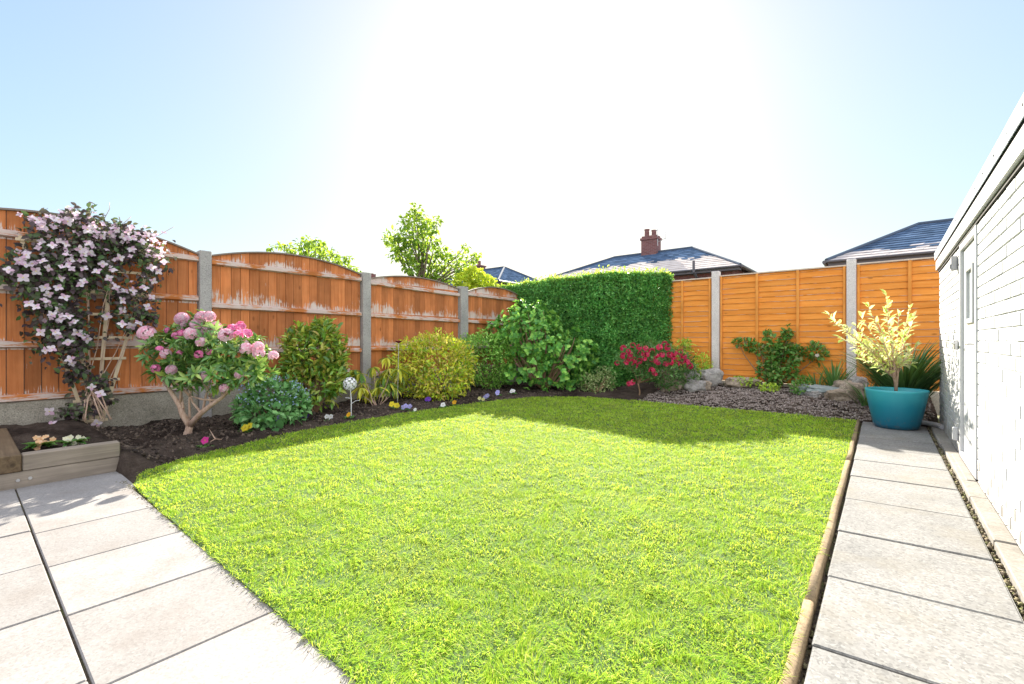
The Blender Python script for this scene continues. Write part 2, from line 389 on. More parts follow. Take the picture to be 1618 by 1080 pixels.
# lumps of soil and bark on the beds
def lumps(name, P, S, mat):
    tv = np.array([(1,0,-.3),(-.5,.9,-.3),(-.6,-.8,-.3),(.1,.1,.75),(.55,.6,.35),(-.7,.1,.45)], float)
    tf = np.array([(0,4,3),(0,1,4),(1,5,4),(4,5,3),(1,2,5),(2,3,5),(2,0,3),(0,2,1)])
    n = len(P); q = rdir(n)
    Vv, T = inst((tv, tf), P, q, rdir(n), S); return tmesh(name, Vv, T, mat)
def scatter(n, x0, x1, y0, y1, cond):
    p = np.stack([rng.uniform(x0, x1, n), rng.uniform(y0, y1, n)], 1); ins = in_poly(p, LAWN); p = p[~ins & cond(p)]
    return np.array([(x, y, bz(x, y)) for x, y in p])
def lumpmat(name, cols):
    t = NT(name); c = t.ramp(t.isl(), [(i/(len(cols)-1), k) for i, k in enumerate(cols)]); n = t.noise(t.wpos(), 60, 3)
    t.P(Base_Color=c, Roughness=1, Normal=t.bump(n, .5, .004)); return t.m
P = scatter(22000, -6.95, -4.7, .9, 8.6, lambda p: (p[:, 0] < -4.75) | (p[:, 1] > 6.5))
tag(lumps('soil_crumbs', P, .004+.026*rng.random(len(P))**3.5, lumpmat('soil_lump', [(.022,.015,.011),(.06,.043,.033),(.14,.105,.08),(.045,.032,.025)])), 'dark loose soil crumbs on the border along the orange fence', 'soil', kind='stuff')
P = scatter(26000, -4.4, .48, 7.42, 9.4, lambda p: (p[:, 0] > -3.3) & ((p[:, 0] < -.33) | (p[:, 1] > 7.5)))
tag(lumps('bark_mulch', P, .006+.017*rng.random(len(P))**1.8, lumpmat('bark_chip', [(.10,.078,.067),(.24,.195,.17),(.41,.355,.32),(.16,.125,.105),(.32,.27,.24)])), 'grey-brown bark mulch heaped at the far end of the lawn', 'mulch', kind='stuff')

# lawn turf
def lawn_mat():
    t = NT('turf_base'); n = t.noise(t.wpos(), 14, 6, .7)
    t.P(Base_Color=t.ramp(n, [(.3, (.03,.065,.012)), (.7, (.07,.13,.02))]), Roughness=1); return t.m
bm = bmesh.new(); vv = [bm.verts.new((x, y, .008)) for x, y in LAWN]; f = bm.faces.new(vv)
r = bmesh.ops.extrude_face_region(bm, geom=[f]); 
for v in [e for e in r['geom'] if isinstance(e, bmesh.types.BMVert)]: v.co.z = -.10
bmesh.ops.recalc_face_normals(bm, faces=bm.faces[:]); me = bpy.data.meshes.new('lawn'); bm.to_mesh(me); bm.free()
tag(link('lawn', me, lawn_mat()), kind='structure')
def grass_mat():
    t = NT('grass_blade'); isl = t.isl(); p = t.wpos()
    c = t.ramp(isl, [(0, (.08,.23,.012)), (.4, (.27,.49,.03)), (.75, (.42,.62,.05)), (.93, (.54,.64,.10)), (1, (.66,.60,.26))])
    n = t.noise(p, 3.0, 5, .65); c = t.mix(1, c, t.ramp(n, [(.3, (.80,.9,.75)), (.7, (1.22,1.12,1.2))]), 'MULTIPLY')
    br = t.noise(p, 1.3, 5, .7); c = t.mix(t.ramp(br, [(.56, 0.0), (.74, .5)]), c, (.42,.40,.13)); c = t.mix(1, c, t.ramp(t.noise(p, .9, 3), [(.35, .88), (.65, 1.10)]), 'MULTIPLY')
    nv = t.n('ShaderNodeVectorMath', {0: t.n('ShaderNodeNewGeometry').outputs['Normal'], 1: (0, 0, 1.1)}, operation='ADD').outputs[0]
    t.P(Base_Color=c, Roughness=.75, Normal=t.n('ShaderNodeVectorMath', {0: nv}, operation='NORMALIZE').outputs[0]); t.b.inputs['Specular IOR Level'].default_value = .06
    tr = t.n('ShaderNodeBsdfTranslucent', {'Color': t.mix(.5, c, (.90,.97,.12))})
    mx = t.n('ShaderNodeMixShader', {0: .42, 1: t.b.outputs[0], 2: tr.outputs[0]}); t.t.links.new(mx.outputs[0], t.out.inputs[0]); return t.m
def make_grass():
    bands = [(0, 2.1, 22000), (2.1, 3.2, 14000), (3.2, 5, 8500), (5, 7, 5000), (7, 12, 3200)]
    Ps, Ss = [], []
    for d0, d1, dens in bands:
        n = int(dens*5.13*6.7); p = np.stack([rng.uniform(-5.35, -.22, n), rng.uniform(.72, 7.45, n)], 1)
        dd = np.linalg.norm(p, axis=1); fw = p[:, 0]*FX+p[:, 1]*FY; rt = p[:, 0]*RX+p[:, 1]*RY
        k = (dd >= d0) & (dd < d1) & (np.abs(rt) < fw*1.3+.5); p = p[k]; p = p[in_poly(p, LAWN) | (edge_dist(p, LAWN) < .010*rng.random(len(p)))]
        Ps.append(p); Ss.append(np.full(len(p), (22000/dens)**.5))
    p = np.concatenate(Ps); ws = np.concatenate(Ss); n = len(p)
    cl = np.array([mnoise.noise((x*9, y*9, 0))+.6*mnoise.noise((x*22, y*22, 3)) for x, y in p])
    hgt = (.018+.018*rng.random(n))*np.clip(1+.45*cl, .4, 1.8); ed = edge_dist(p, LAWN)
    ang = rng.uniform(0, 2*math.pi, n); lean = .35+1.35*rng.random(n)
    fl = np.array([mnoise.noise((x*5, y*5, 9))*math.pi*2 for x, y in p]); ang = np.where(rng.random(n) < .5, fl, ang)
    D = np.stack([np.cos(ang)*lean, np.sin(ang)*lean, np.ones(n)], 1); N = np.stack([np.cos(ang), np.sin(ang), np.zeros(n)], 1)*-1+rdir(n)*.3
    w = .0025*ws
    # blade of unit height: width handled per blade
    y = nrm(D); x = nrm(np.cross(y, N)); z = np.cross(x, y)
    base = np.stack([p[:, 0], p[:, 1], np.full(n, .004)], 1); h = (hgt*(1+.18*(ws-1)))[:, None]; wv = w[:, None]
    bend = np.stack([np.cos(ang), np.sin(ang), np.full(n, -.45)], 1)*h*(.15+.35*rng.random((n, 1)))
    mid = base+y*h*.6
    V = np.stack([base-x*wv*.5, base+x*wv*.5, mid-x*wv*.42, mid+x*wv*.42, base+y*h+bend], 1).reshape(-1, 3)
    T = (np.array([(0,1,3),(0,3,2),(2,3,4)])[None]+(np.arange(n)*5)[:, None, None]).reshape(-1, 3)
    o = tmesh('grass', V, T, grass_mat()); print('grass blades', n)
    return tag(o, 'short bright green lawn grass between patio and borders', 'grass', kind='stuff')
make_grass()

# patio slabs (one paved surface) and path slabs
mb = MB()
xs = [-4.76, -4.13, -3.56, -2.985, -2.405, -1.83, -1.25, -.67, -.09, .49]
for a, b in zip(xs[:-1], xs[1:]):
    mb.box(a+.0035, b-.0035, .262, .815 if b < -4 else .785, -.06, random.uniform(-.002, .003), .004)
for r_ in range(5):
    y1 = .254-r_*.58; y0 = y1-.573
    for a, b in zip(xs[:-1], xs[1:]): mb.box(a+.02-.10+.0035, b-.10+.02-.0035, y0, y1, -.06, random.uniform(-.003, .002), .004)
for r_ in range(5):
    y1 = .243-r_*.58; mb.box(-5.9, -4.85, y1-.572, y1, -.06, -.001, .004)
tag(mb.build('patio', M['patio']), kind='structure')
mb = MB(); ys = [.79, 1.23, 1.87, 2.465, 3.085, 3.75, 4.40, 5.01, 5.62, 6.22, 6.82, 7.42]
for i, (a, b) in enumerate(zip(ys[:-1], ys[1:])):
    sk = .045
    x0, x1 = -.190-.004*i, .408-.003*i; z = random.uniform(-.0015, .0015)
    mb.hexa([(x0,a+.005,-.07),(x1,a+.005+sk,-.07),(x1,b-.005+sk,-.07),(x0,b-.005,-.07),(x0,a+.005,z-.003),(x1,a+.005+sk,z-.003),(x1,b-.005+sk,z-.003),(x0,b-.005,z-.003)])
    mb.hexa([(x0+.003,a+.008,z-.003),(x1-.003,a+.008+sk,z-.003),(x1-.003,b-.008+sk,z-.003),(x0+.003,b-.008,z-.003),(x0+.006,a+.011,z),(x1-.006,a+.011+sk,z),(x1-.006,b-.011+sk,z),(x0+.006,b-.011,z)])
tag(mb.build('path', M['path']), kind='structure')
# soil sheet in the joints and the gap beside the wall
def moss_mat():
    t = NT('joint_soil'); n = t.noise(t.wpos(), 40, 5, .7); b = t.noise(t.wpos(), 5, 3)
    c = t.ramp(n, [(.35, (.03,.022,.016)), (.6, (.10,.075,.05)), (.8, (.20,.16,.11))]); c = t.mix(t.ramp(b, [(.5, 0.0), (.65, .7)]), c, (.10,.12,.03))
    t.P(Base_Color=c, Roughness=1, Normal=t.bump(n, .8, .01)); return t.m
mb = MB(); mb.add([(-8,-3,-.012),(.52,-3,-.012),(.52,.77,-.012),(-8,.77,-.012)], [(0,1,2,3)])
mb.add([(-.30,.77,-.035),(.52,.77,-.035),(.52,7.9,-.035),(-.30,7.9,-.035)], [(0,1,2,3)])
M['joint'] = moss_mat(); tag(mb.build('ground', M['joint']), kind='structure')
n = 1500; yy = rng.uniform(.8, 7.6, n); P = np.stack([rng.normal(.418, .009, n)-.003*(yy-1)*.9, yy, np.full(n, -.022)+rng.random(n)*.012], 1)
P2 = np.stack([rng.normal(-.200, .005, 500), rng.uniform(.8, 7.4, 500), np.full(500, -.025)], 1); P3 = np.concatenate([np.stack([(q := rng.uniform(-.18, .39, 130)), ys[i]+.045*(q+.185)/.585+rng.normal(0, .003, 130), np.full(130, -.010)-rng.random(130)*.012], 1) for i in range(1, 11)])
P4 = np.concatenate([np.stack([rng.uniform(-4.4, -.3, 1300), .795-np.abs(rng.normal(0, .022, 1300)), np.full(1300, .0)], 1)]); P4[:, 2] = .001
P = np.concatenate([P, P2, P3, P4])
tag(lumps('gap_grit', P, np.where(np.arange(len(P)) < 2000, .004+.012*rng.random(len(P))**2, .0025+.004*rng.random(len(P))**2), lumpmat('grit', [(.05,.035,.02),(.16,.13,.08),(.12,.13,.04),(.25,.21,.15),(.09,.07,.05)])), 'mossy grit and soil crumbs in paving gaps and along the lawn edge', 'grit', kind='stuff')

# lawn edging: three lengths of rounded concrete edging
def edging(y0, y1, x0, x1, label):
    mb = MB(); prof = [(-.020,-.09),(-.020,.016),(-.017,.023),(-.006,.026),(.006,.026),(.014,.022),(.017,.012),(.017,-.09)]
    n = 9; b = len(mb.v)
    for j in range(n):
        t = j/(n-1); y = y0+(y1-y0)*t; x = x0+(x1-x0)*t+.002*math.sin(j*2.1+y0); dz = .003*math.sin(j*1.7+y0*3)
        for px, pz in prof: mb.v.append((x+px, y, pz+dz-.008))
    k = len(prof)
    for j in range(n-1):
        for i in range(k-1): mb.f.append([b+j*k+i, b+(j+1)*k+i, b+(j+1)*k+i+1, b+j*k+i+1]); mb.mi.append(0)
    mb.f.append([b+i for i in range(k)]); mb.f.append([b+(n-1)*k+i for i in range(k)][::-1]); mb.mi += [0, 0]
    return tag(mb.build('edging_kerb', M['edging'], None, True), label, 'edging', 'lengths of edging between lawn and path')
edging(.3, 2.14, -.226, -.233, 'sandy brown edging length nearest the camera between lawn and path')
edging(2.155, 4.85, -.235, -.250, 'middle sandy brown edging length between sunlit lawn and path')
edging(4.865, 7.45, -.250, -.275, 'far edging length ending at the bark mulch near the blue pot')

# ------------------------------------------------------------------ fences
FXL = -7.0
def arch_fence(y0, y1, zs, zp, zb, rails, label):
    """close-board panel with a bowed top; boards face +X"""
    t = empty('bowed_fence', (FXL, (y0+y1)/2, zb), label, 'fence', 'bow-topped panels of the orange garden fence')
    def top(y):
        s_ = (2*(y-y0)/(y1-y0)-1); return zs+(zp-zs)*(1-s_*s_)**1.0
    mb = MB(); y = y0; w = .122
    while y < y1-.02:
        b = min(y+w*random.uniform(.9, 1.08), y1); j = random.uniform(-.002, .002); g_ = .0035
        mb.hexa([(FXL-.014,y+g_,zb),(FXL-.002+j,y+g_,zb),(FXL+.005+j,b-g_,zb),(FXL-.014,b-g_,zb),(FXL-.014,y+g_,top(y+g_)),(FXL-.002+j,y+g_,top(y+g_)),(FXL+.005+j,b-g_,top(b-g_)),(FXL-.014,b-g_,top(b-g_))])
        mb.m = 1; mb.hexa([(FXL-.024,y,zb),(FXL-.018,y,zb),(FXL-.018,b,zb),(FXL-.024,b,zb),(FXL-.024,y,top(y)),(FXL-.018,y,top(y)),(FXL-.018,b,top(b)),(FXL-.024,b,top(b))]); mb.m = 0  # added dark backing: stops sun leaking through the gaps, darkens the grooves
        y = b
    mb.build('boards', [M['board'], M['cap']], t)
    for zr, sl in rails:
        m = MB(); x0, x1 = FXL+.010, FXL+.052; n = 10
        for i in range(1):
            m.hexa([(x0,y0,zr-.045),(x1,y0,zr-.030),(x1,y1,zr-.030+sl),(x0,y1,zr-.045+sl),(x0,y0,zr+.035),(x1,y0,zr+.020),(x1,y1,zr+.020+sl),(x0,y1,zr+.035+sl)])
        m.build('rail', M['rail'], t)
    c = MB(); n = 28; b = len(c.v)
    for i in range(n+1):
        yy = y0+(y1-y0)*i/n; z = top(yy)
        for dx, dz in ((-.035,0.002),(.03,0.002),(.03,.022),(-.035,.022)): c.v.append((FXL+dx, yy, z+dz))
    for i in range(n):
        for k in range(4): c.f.append([b+i*4+k, b+(i+1)*4+k, b+(i+1)*4+(k+1) % 4, b+i*4+(k+1) % 4]); c.mi.append(0)
    c.f += [[b, b+1, b+2, b+3], [b+n*4+3, b+n*4+2, b+n*4+1, b+n*4]]; c.mi += [0, 0]
    c.build('capping_strip', M['cap'], t)
    return t
arch_fence(-.55, 2.0, 2.17, 2.41, .42, [(2.17, -.05), (1.60, 0), (1.01, 0), (.45, 0)], 'bow-topped orange fence panel behind the flowering clematis and trellis')
arch_fence(2.15, 4.40, 2.17, 2.34, .42, [(2.10, 0), (1.52, -.02), (.92, -.04), (.45, 0)], 'peeling bow-topped orange fence panel behind the pink rhododendron')
arch_fence(4.58, 6.73, 2.12, 2.25, .42, [(2.06, -.05), (1.49, -.03), (.90, -.02), (.45, 0)], 'bow-topped orange fence panel behind the golden-leaved shrub')
arch_fence(6.97, 8.95, 2.08, 2.26, .42, [(2.05, -.02), (1.46, -.03), (.90, 0), (.45, 0)], 'short far bow-topped orange fence panel running into the green hedge')
def cpost(x0, x1, y0, y1, z1, m, label):
    mb = MB(); mb.box(x0, x1, y0, y1, -.1, z1, .008)
    return tag(mb.build('fence_post', m), label, 'fence post', 'concrete posts of the garden fences')
cpost(FXL-.06, FXL+.075, -.70, -.56, 2.23, M['post'], 'concrete fence post at the near end of the left fence')
cpost(FXL-.06, FXL+.075, 2.005, 2.145, 2.23, M['post'], 'grey concrete fence post just behind the pink rhododendron blooms')
cpost(FXL-.06, FXL+.075, 4.41, 4.57, 2.22, M['post'], 'dark speckled concrete fence post between bushy photinia and golden shrub')
cpost(FXL-.06, FXL+.075, 6.74, 6.96, 2.19, M['post'], 'speckled concrete fence post rising behind the small clipped round bush')
def gboard(x0, x1, y0, y1, z0, z1, m, label):
    mb = MB(); mb.box(x0, x1, y0, y1, z0, z1, .006)
    return tag(mb.build('gravel_board', m), label, 'gravel board', 'concrete boards under the fence panels')
gboard(FXL-.03, FXL+.03, -.56, 2.004, -.1, .405, M['gravel'], 'stained concrete gravel board under the clematis fence panel')
gboard(FXL-.03, FXL+.03, 2.146, 4.409, -.1, .405, M['gravel'], 'grey concrete gravel board behind the rhododendron stems')
gboard(FXL-.03, FXL+.03, 4.571, 6.739, -.1, .405, M['gravel'], 'shaded concrete gravel board behind the drooping yellow-leaved plant')
gboard(FXL-.03, FXL+.03, 6.961, 8.95, -.1, .405, M['gravel'], 'concrete gravel board hidden behind round bush and large-leaved shrub')
FYB = 9.5
def lap_fence(x0, x1, z0, z1, battens, label):
    """waney-edge overlap panel; boards face -Y"""
    t = empty('overlap_fence', ((x0+x1)/2, FYB, z0), label, 'fence', 'golden overlap panels of the back fence')
    mb = MB(); z = z0; k = 0
    while z < z1-.01:
        h = random.uniform(.092, .118); zt = min(z+h+.02, z1); n = 22; b = len(mb.v)
        se = random.random()*50
        for i in range(n+1):
            x = x0+(x1-x0)*i/n; dz = .010*mnoise.noise((x*3.1, se, 0))+.004*mnoise.noise((x*9, se, 3)) if z > z0 else 0
            e_ = .005+.006*max(0, mnoise.noise((x*5, se, 9))+.25)
            mb.v += [(x, FYB-.018, z+dz+e_), (x, FYB-.016, z+dz), (x, FYB-.002, z+dz), (x, FYB+.003, zt), (x, FYB-.004, zt)]
        for i in range(n):
            for q in range(5): mb.f.append([b+i*5+q, b+(i+1)*5+q, b+(i+1)*5+(q+1) % 5, b+i*5+(q+1) % 5][::-1]); mb.mi.append(1 if q == 0 else 0)
        z += h
    mb.build('boards', [M['lap'], M['lap_edge']], t)
    for xb, w in battens:
        m = MB(); m.box(xb-w/2, xb+w/2, FYB-.042, FYB-.0185, z0, z1, .002); m.build('batten', M['batten'], t)
    m = MB(); m.box(x0, x1, FYB-.042, FYB+.012, z1+.001, z1+.024, .003); m.build('capping_strip', M['cap_pale'], t)
    return t
lap_fence(-4.3, -2.66, .27, 2.27, [(-2.70,.035), (-3.24,.045), (-3.8,.045)], 'narrow golden overlap fence panel between green hedge and first pale post')
lap_fence(-2.51, -.515, .27, 2.29, [(-2.485,.035), (-1.86,.045), (-1.21,.045), (-.54,.035)], 'golden overlap fence panel between two pale posts behind climbing rose')
lap_fence(-.375, 1.62, .27, 2.30, [(-.35,.035), (.29,.045), (.95,.045), (1.59,.035)], 'golden overlap fence panel behind the blue pot, meeting the white wall')
cpost(-2.655, -2.515, FYB-.08, FYB+.05, 2.40, M['post_pale'], 'pale concrete fence post beside red-flowered azalea')
cpost(-.51, -.38, FYB-.08, FYB+.05, 2.40, M['post_pale'], 'pale concrete fence post behind the potted yellow-leaved shrub')
gboard(-4.3, -2.656, FYB-.025, FYB+.025, -.1, .262, M['gravel_pale'], 'pale gravel board behind the rocks and azalea')
gboard(-2.514, -.511, FYB-.025, FYB+.025, -.1, .262, M['gravel_pale'], 'pale sandy gravel board beneath the climbing rose')
gboard(-.379, 1.62, FYB-.025, FYB+.025, -.1, .262, M['gravel_pale'], 'gravel board hidden behind the blue pot and dark strappy leaves')

# ------------------------------------------------------------------ white garage on the right
def paint_mat():
    t = NT('white_masonry_paint'); p = t.wpos(); n = t.noise(p, 35, 5, .65); b = t.noise(p, 2.5, 4, .6)
    c = t.mix(t.ramp(b, [(.45, 0.0), (.75, .35)]), (.46,.468,.485), (.40,.405,.415)); c = t.mix(1, c, t.ramp(t.isl(), [(0, .93), (1, 1.03)]), 'MULTIPLY')
    z = t.n('ShaderNodeSeparateXYZ', {0: p}).outputs[2]; zr = t.n('ShaderNodeMapRange', {0: z, 1: .02, 2: .38, 3: .42, 4: 0.0}).outputs[0]
    c = t.mix(t.ramp(t.math('ADD', t.noise(p, 9, 5, .7), zr), [(.62, 0.0), (.92, .75)]), c, (.22,.20,.165))
    c = t.mix(t.ramp(t.noise(p, 24, 4, .7), [(.70, 0.0), (.76, .5)]), c, (.28,.25,.23))
    t.P(Base_Color=c, Roughness=.7, Normal=t.bump(n, .35, .004)); return t.m
M['paint'] = paint_mat(); M['mortar'] = plain('painted_mortar', (.385,.395,.42), .85, 0, .1, 60, .4)
M['upvc'] = plain('white_plastic', (.52,.53,.55), .3, 0, .02, 5, .02); M['fascia'] = plain('white_painted_board', (.50,.51,.53), .45, 0, .06, 12, .1)
M['flash'] = plain('galvanised_flashing', (.34,.40,.47), .45, .15, .08, 8, .05); M['dark'] = plain('dark_gap', (.03,.028,.027), .9)
M['steel'] = plain('satin_steel', (.55,.55,.56), .35, .8); M['glass'] = plain('frosted_glass', (.62,.66,.68), .15, 0, .03)
WX, WY0, WY1, WZ = .515, -1.5, 7.74, 1.95
ga = empty('garage', (1.9, 3, 0), 'white painted brick garage with flat metal-edged roof along the path', 'garage')
DY0, DY1, DZ = 4.70, 5.66, 1.90
mb = MB(); mb.box(WX+.0055, WX+.11, WY0, DY0, -.1, WZ); mb.box(WX+.0055, WX+.11, DY1, WY1-.004, -.1, WZ); mb.box(WX+.0055, WX+.11, DY0, DY1, DZ, WZ)
mb.box(WX+.11, 3.6, WY1-.11, WY1-.004, -.1, WZ); mb.box(WX+.11, 3.6, WY0, WY0+.1, -.1, WZ); mb.box(3.5, 3.6, WY0+.1, WY1-.11, -.1, WZ)
wall = mb.build('wall', M['mortar'], ga)
mb = MB(); ch = .0775; z = -.04; k = 0
def brick(y0, y1, z0, z1):
    j = random.uniform(-.0015, .0015); c = .003; x0 = WX+j
    mb.add([(WX+.02,y0,z0),(WX+.02,y1,z0),(WX+.02,y1,z1),(WX+.02,y0,z1),(x0+.002,y0,z0),(x0+.002,y1,z0),(x0+.002,y1,z1),(x0+.002,y0,z1),
            (x0-.001,y0+c,z0+c),(x0-.001,y1-c,z0+c),(x0-.001,y1-c,z1-c),(x0-.001,y0+c,z1-c)],
           [(0,1,5,4),(1,2,6,5),(2,3,7,6),(3,0,4,7),(4,5,9,8),(5,6,10,9),(6,7,11,10),(7,4,8,11),(8,9,10,11)])
while z < WZ-.02:
    y = WY0+(0 if k % 2 else -.115); zt = min(z+ch-.010, WZ-.001)
    while y < WY1:
        a, b = max(y+.007, WY0), min(y+.223, WY1)
        segs = [(a, b)]
        if z < DZ: segs = [(a, min(b, DY0-.002)), (max(a, DY1+.002), b)]
        for s0, s1 in segs:
            if s1-s0 > .015: brick(s0, s1, z+random.uniform(-.0005, .0005), zt+random.uniform(-.0005, .0005))
        y += .23
    z += ch; k += 1
mb.build('brickwork', M['paint'], wall)
mb = MB(); mb.box(WX-.032, WX+.0, WY0, WY1+.03, 1.918, 2.030, .003); fa = mb.build('fascia', M['fascia'], ga)
mb = MB(); mb.box(WX-.012, WX+.004, WY0, WY1+.01, 1.893, 1.9175); mb.build('soffit_gap', M['dark'], fa)
mb = MB(); mb.box(WX-.030, WX+.02, WY0, WY1+.035, 2.031, 2.043); mb.box(WX+.021, 3.65, WY0-.05, WY1+.05, 1.96, 2.043); mb.build('roof', M['dark'], ga)
mb = MB()
for a, b in ((WY0, 3.35), (3.353, 7.79)):
    o_ = -.001 if a < 0 else 0
    mb.hexa([(WX-.042+o_,a,2.046),(WX-.037+o_,a,2.046),(WX-.037+o_,b,2.046),(WX-.042+o_,b,2.046),(WX-.046+o_,a,2.135),(WX-.041+o_,a,2.135),(WX-.041+o_,b,2.135),(WX-.046+o_,b,2.135)])
    mb.hexa([(WX-.0405,a,2.125),(WX+.35,a,2.10),(WX+.35,b,2.10),(WX-.0405,b,2.125),(WX-.0405,a,2.1345),(WX+.35,a,2.107),(WX+.35,b,2.107),(WX-.0405,b,2.1345)])
fl = mb.build('roof_flashing', M['flash'], ga)
y = 1.2
while y < 7.7:
    mb = MB(); mb.tube([(WX-.040,y,2.095),(WX-.0475,y,2.095)], .008, 8); mb.build('fixing', M['dark'], fl); y += .36
# door
mb = MB(); dz0 = .035
mb.box(WX-.010, WX+.05, DY0, DY0+.065, dz0, DZ-.002, .003); mb.box(WX-.010, WX+.05, DY1-.065, DY1, dz0, DZ-.002, .003); mb.box(WX-.009, WX+.049, DY0+.066, DY1-.066, DZ-.067, DZ-.002, .003); mb.box(WX-.012, WX+.05, DY0+.066, DY1-.066, dz0, dz0+.04, .003)
fr = mb.build('door_frame', M['upvc'], ga)
mb = MB(); y0, y1, z0, z1 = DY0+.07, DY1-.07, dz0+.045, DZ-.072; wy0, wy1, wz0, wz1 = 5.03, 5.33, 1.22, 1.62; xa, xb = WX+.012, WX+.045
mb.box(xa, xb, y0, y1, z0, wz0); mb.box(xa, xb, y0, y1, wz1, z1); mb.box(xa, xb, y0, wy0, wz0, wz1); mb.box(xa, xb, wy1, y1, wz0, wz1)
dr = mb.build('door', M['upvc'], ga)
mb = MB(); mb.box(xa-.012, xa-.0005, wy0-.035, wy0+.004, wz0-.035, wz1+.035, .003); mb.box(xa-.012, xa-.0005, wy1-.004, wy1+.035, wz0-.035, wz1+.035, .003); mb.box(xa-.013, xa-.0005, wy0+.0045, wy1-.0045, wz0-.035, wz0+.004, .003); mb.box(xa-.013, xa-.0005, wy0+.0045, wy1-.0045, wz1-.004, wz1+.035, .003)
mb.build('window_frame', M['upvc'], dr)
mb = MB(); mb.box(xa+.008, xa+.016, wy0+.001, wy1-.001, wz0+.001, wz1-.001); mb.build('window_pane', M['glass'], dr)
mb = MB(); mb.box(xa-.010, xa-.0005, 4.795, 4.83, .88, 1.12, .004); mb.tube([(xa-.008,4.812,1.02),(xa-.05,4.812,1.02),(xa-.052,4.86,1.022),(xa-.05,4.93,1.02)], [.010,.010,.010,.008], 8); mb.build('handle', M['steel'], dr)
mb = MB(); mb.box(WX-.06, WX-.006, DY0-.02, DY1+.02, -.02, .030, .005); mb.build('door_sill', M['kerbc'], ga)
# small fittings on the wall
mb = MB(); mb.box(WX-.045, WX-.002, 5.86, 5.93, 1.70, 1.83, .006); mb.box(WX-.055, WX-.046, 5.87, 5.92, 1.715, 1.76, .004)
tag(mb.build('wall_lamp', plain('grey_plastic', (.36,.36,.38), .5)), 'small grey box lamp on white wall beside garage door', 'wall lamp')
mb = MB(); mb.box(WX-.04, WX-.002, 5.80, 5.86, .13, .25, .006); tag(mb.build('socket_box', M['upvc']), 'small white plastic box low on wall beside door', 'socket box')
mb = MB(); mb.box(WX-.03, WX-.002, 5.80, 5.86, .96, 1.05, .005); mb.tube([(WX-.02,5.83,1.02),(WX-.05,5.80,1.02),(WX-.05,5.62,1.025)], .009, 8)
tag(mb.build('door_hook', M['steel']), 'steel door stay fixed on white wall at handle height', 'door stay')
mb = MB(); mb.tube([(WX-.012,7.2,.05),(WX-.06,7.35,.05),(.30,7.5,.045)], .028, 12); tag(mb.build('waste_pipe', plain('grey_pipe', (.42,.42,.43), .5)), 'short grey waste pipe lying at foot of white wall', 'pipe')
# footing strip along the wall
mb = MB(); y = WY0
while y < 7.7:
    b = min(y+random.uniform(.8, 1.15), 7.72); mb.box(.432+random.uniform(-.004, .004)-.002*max(y, 0), WX-.0005, y, b-.006, -.1, .024+random.uniform(-.004, .004), .006); y = b
tag(mb.build('kerb', M['kerbc']), kind='structure')

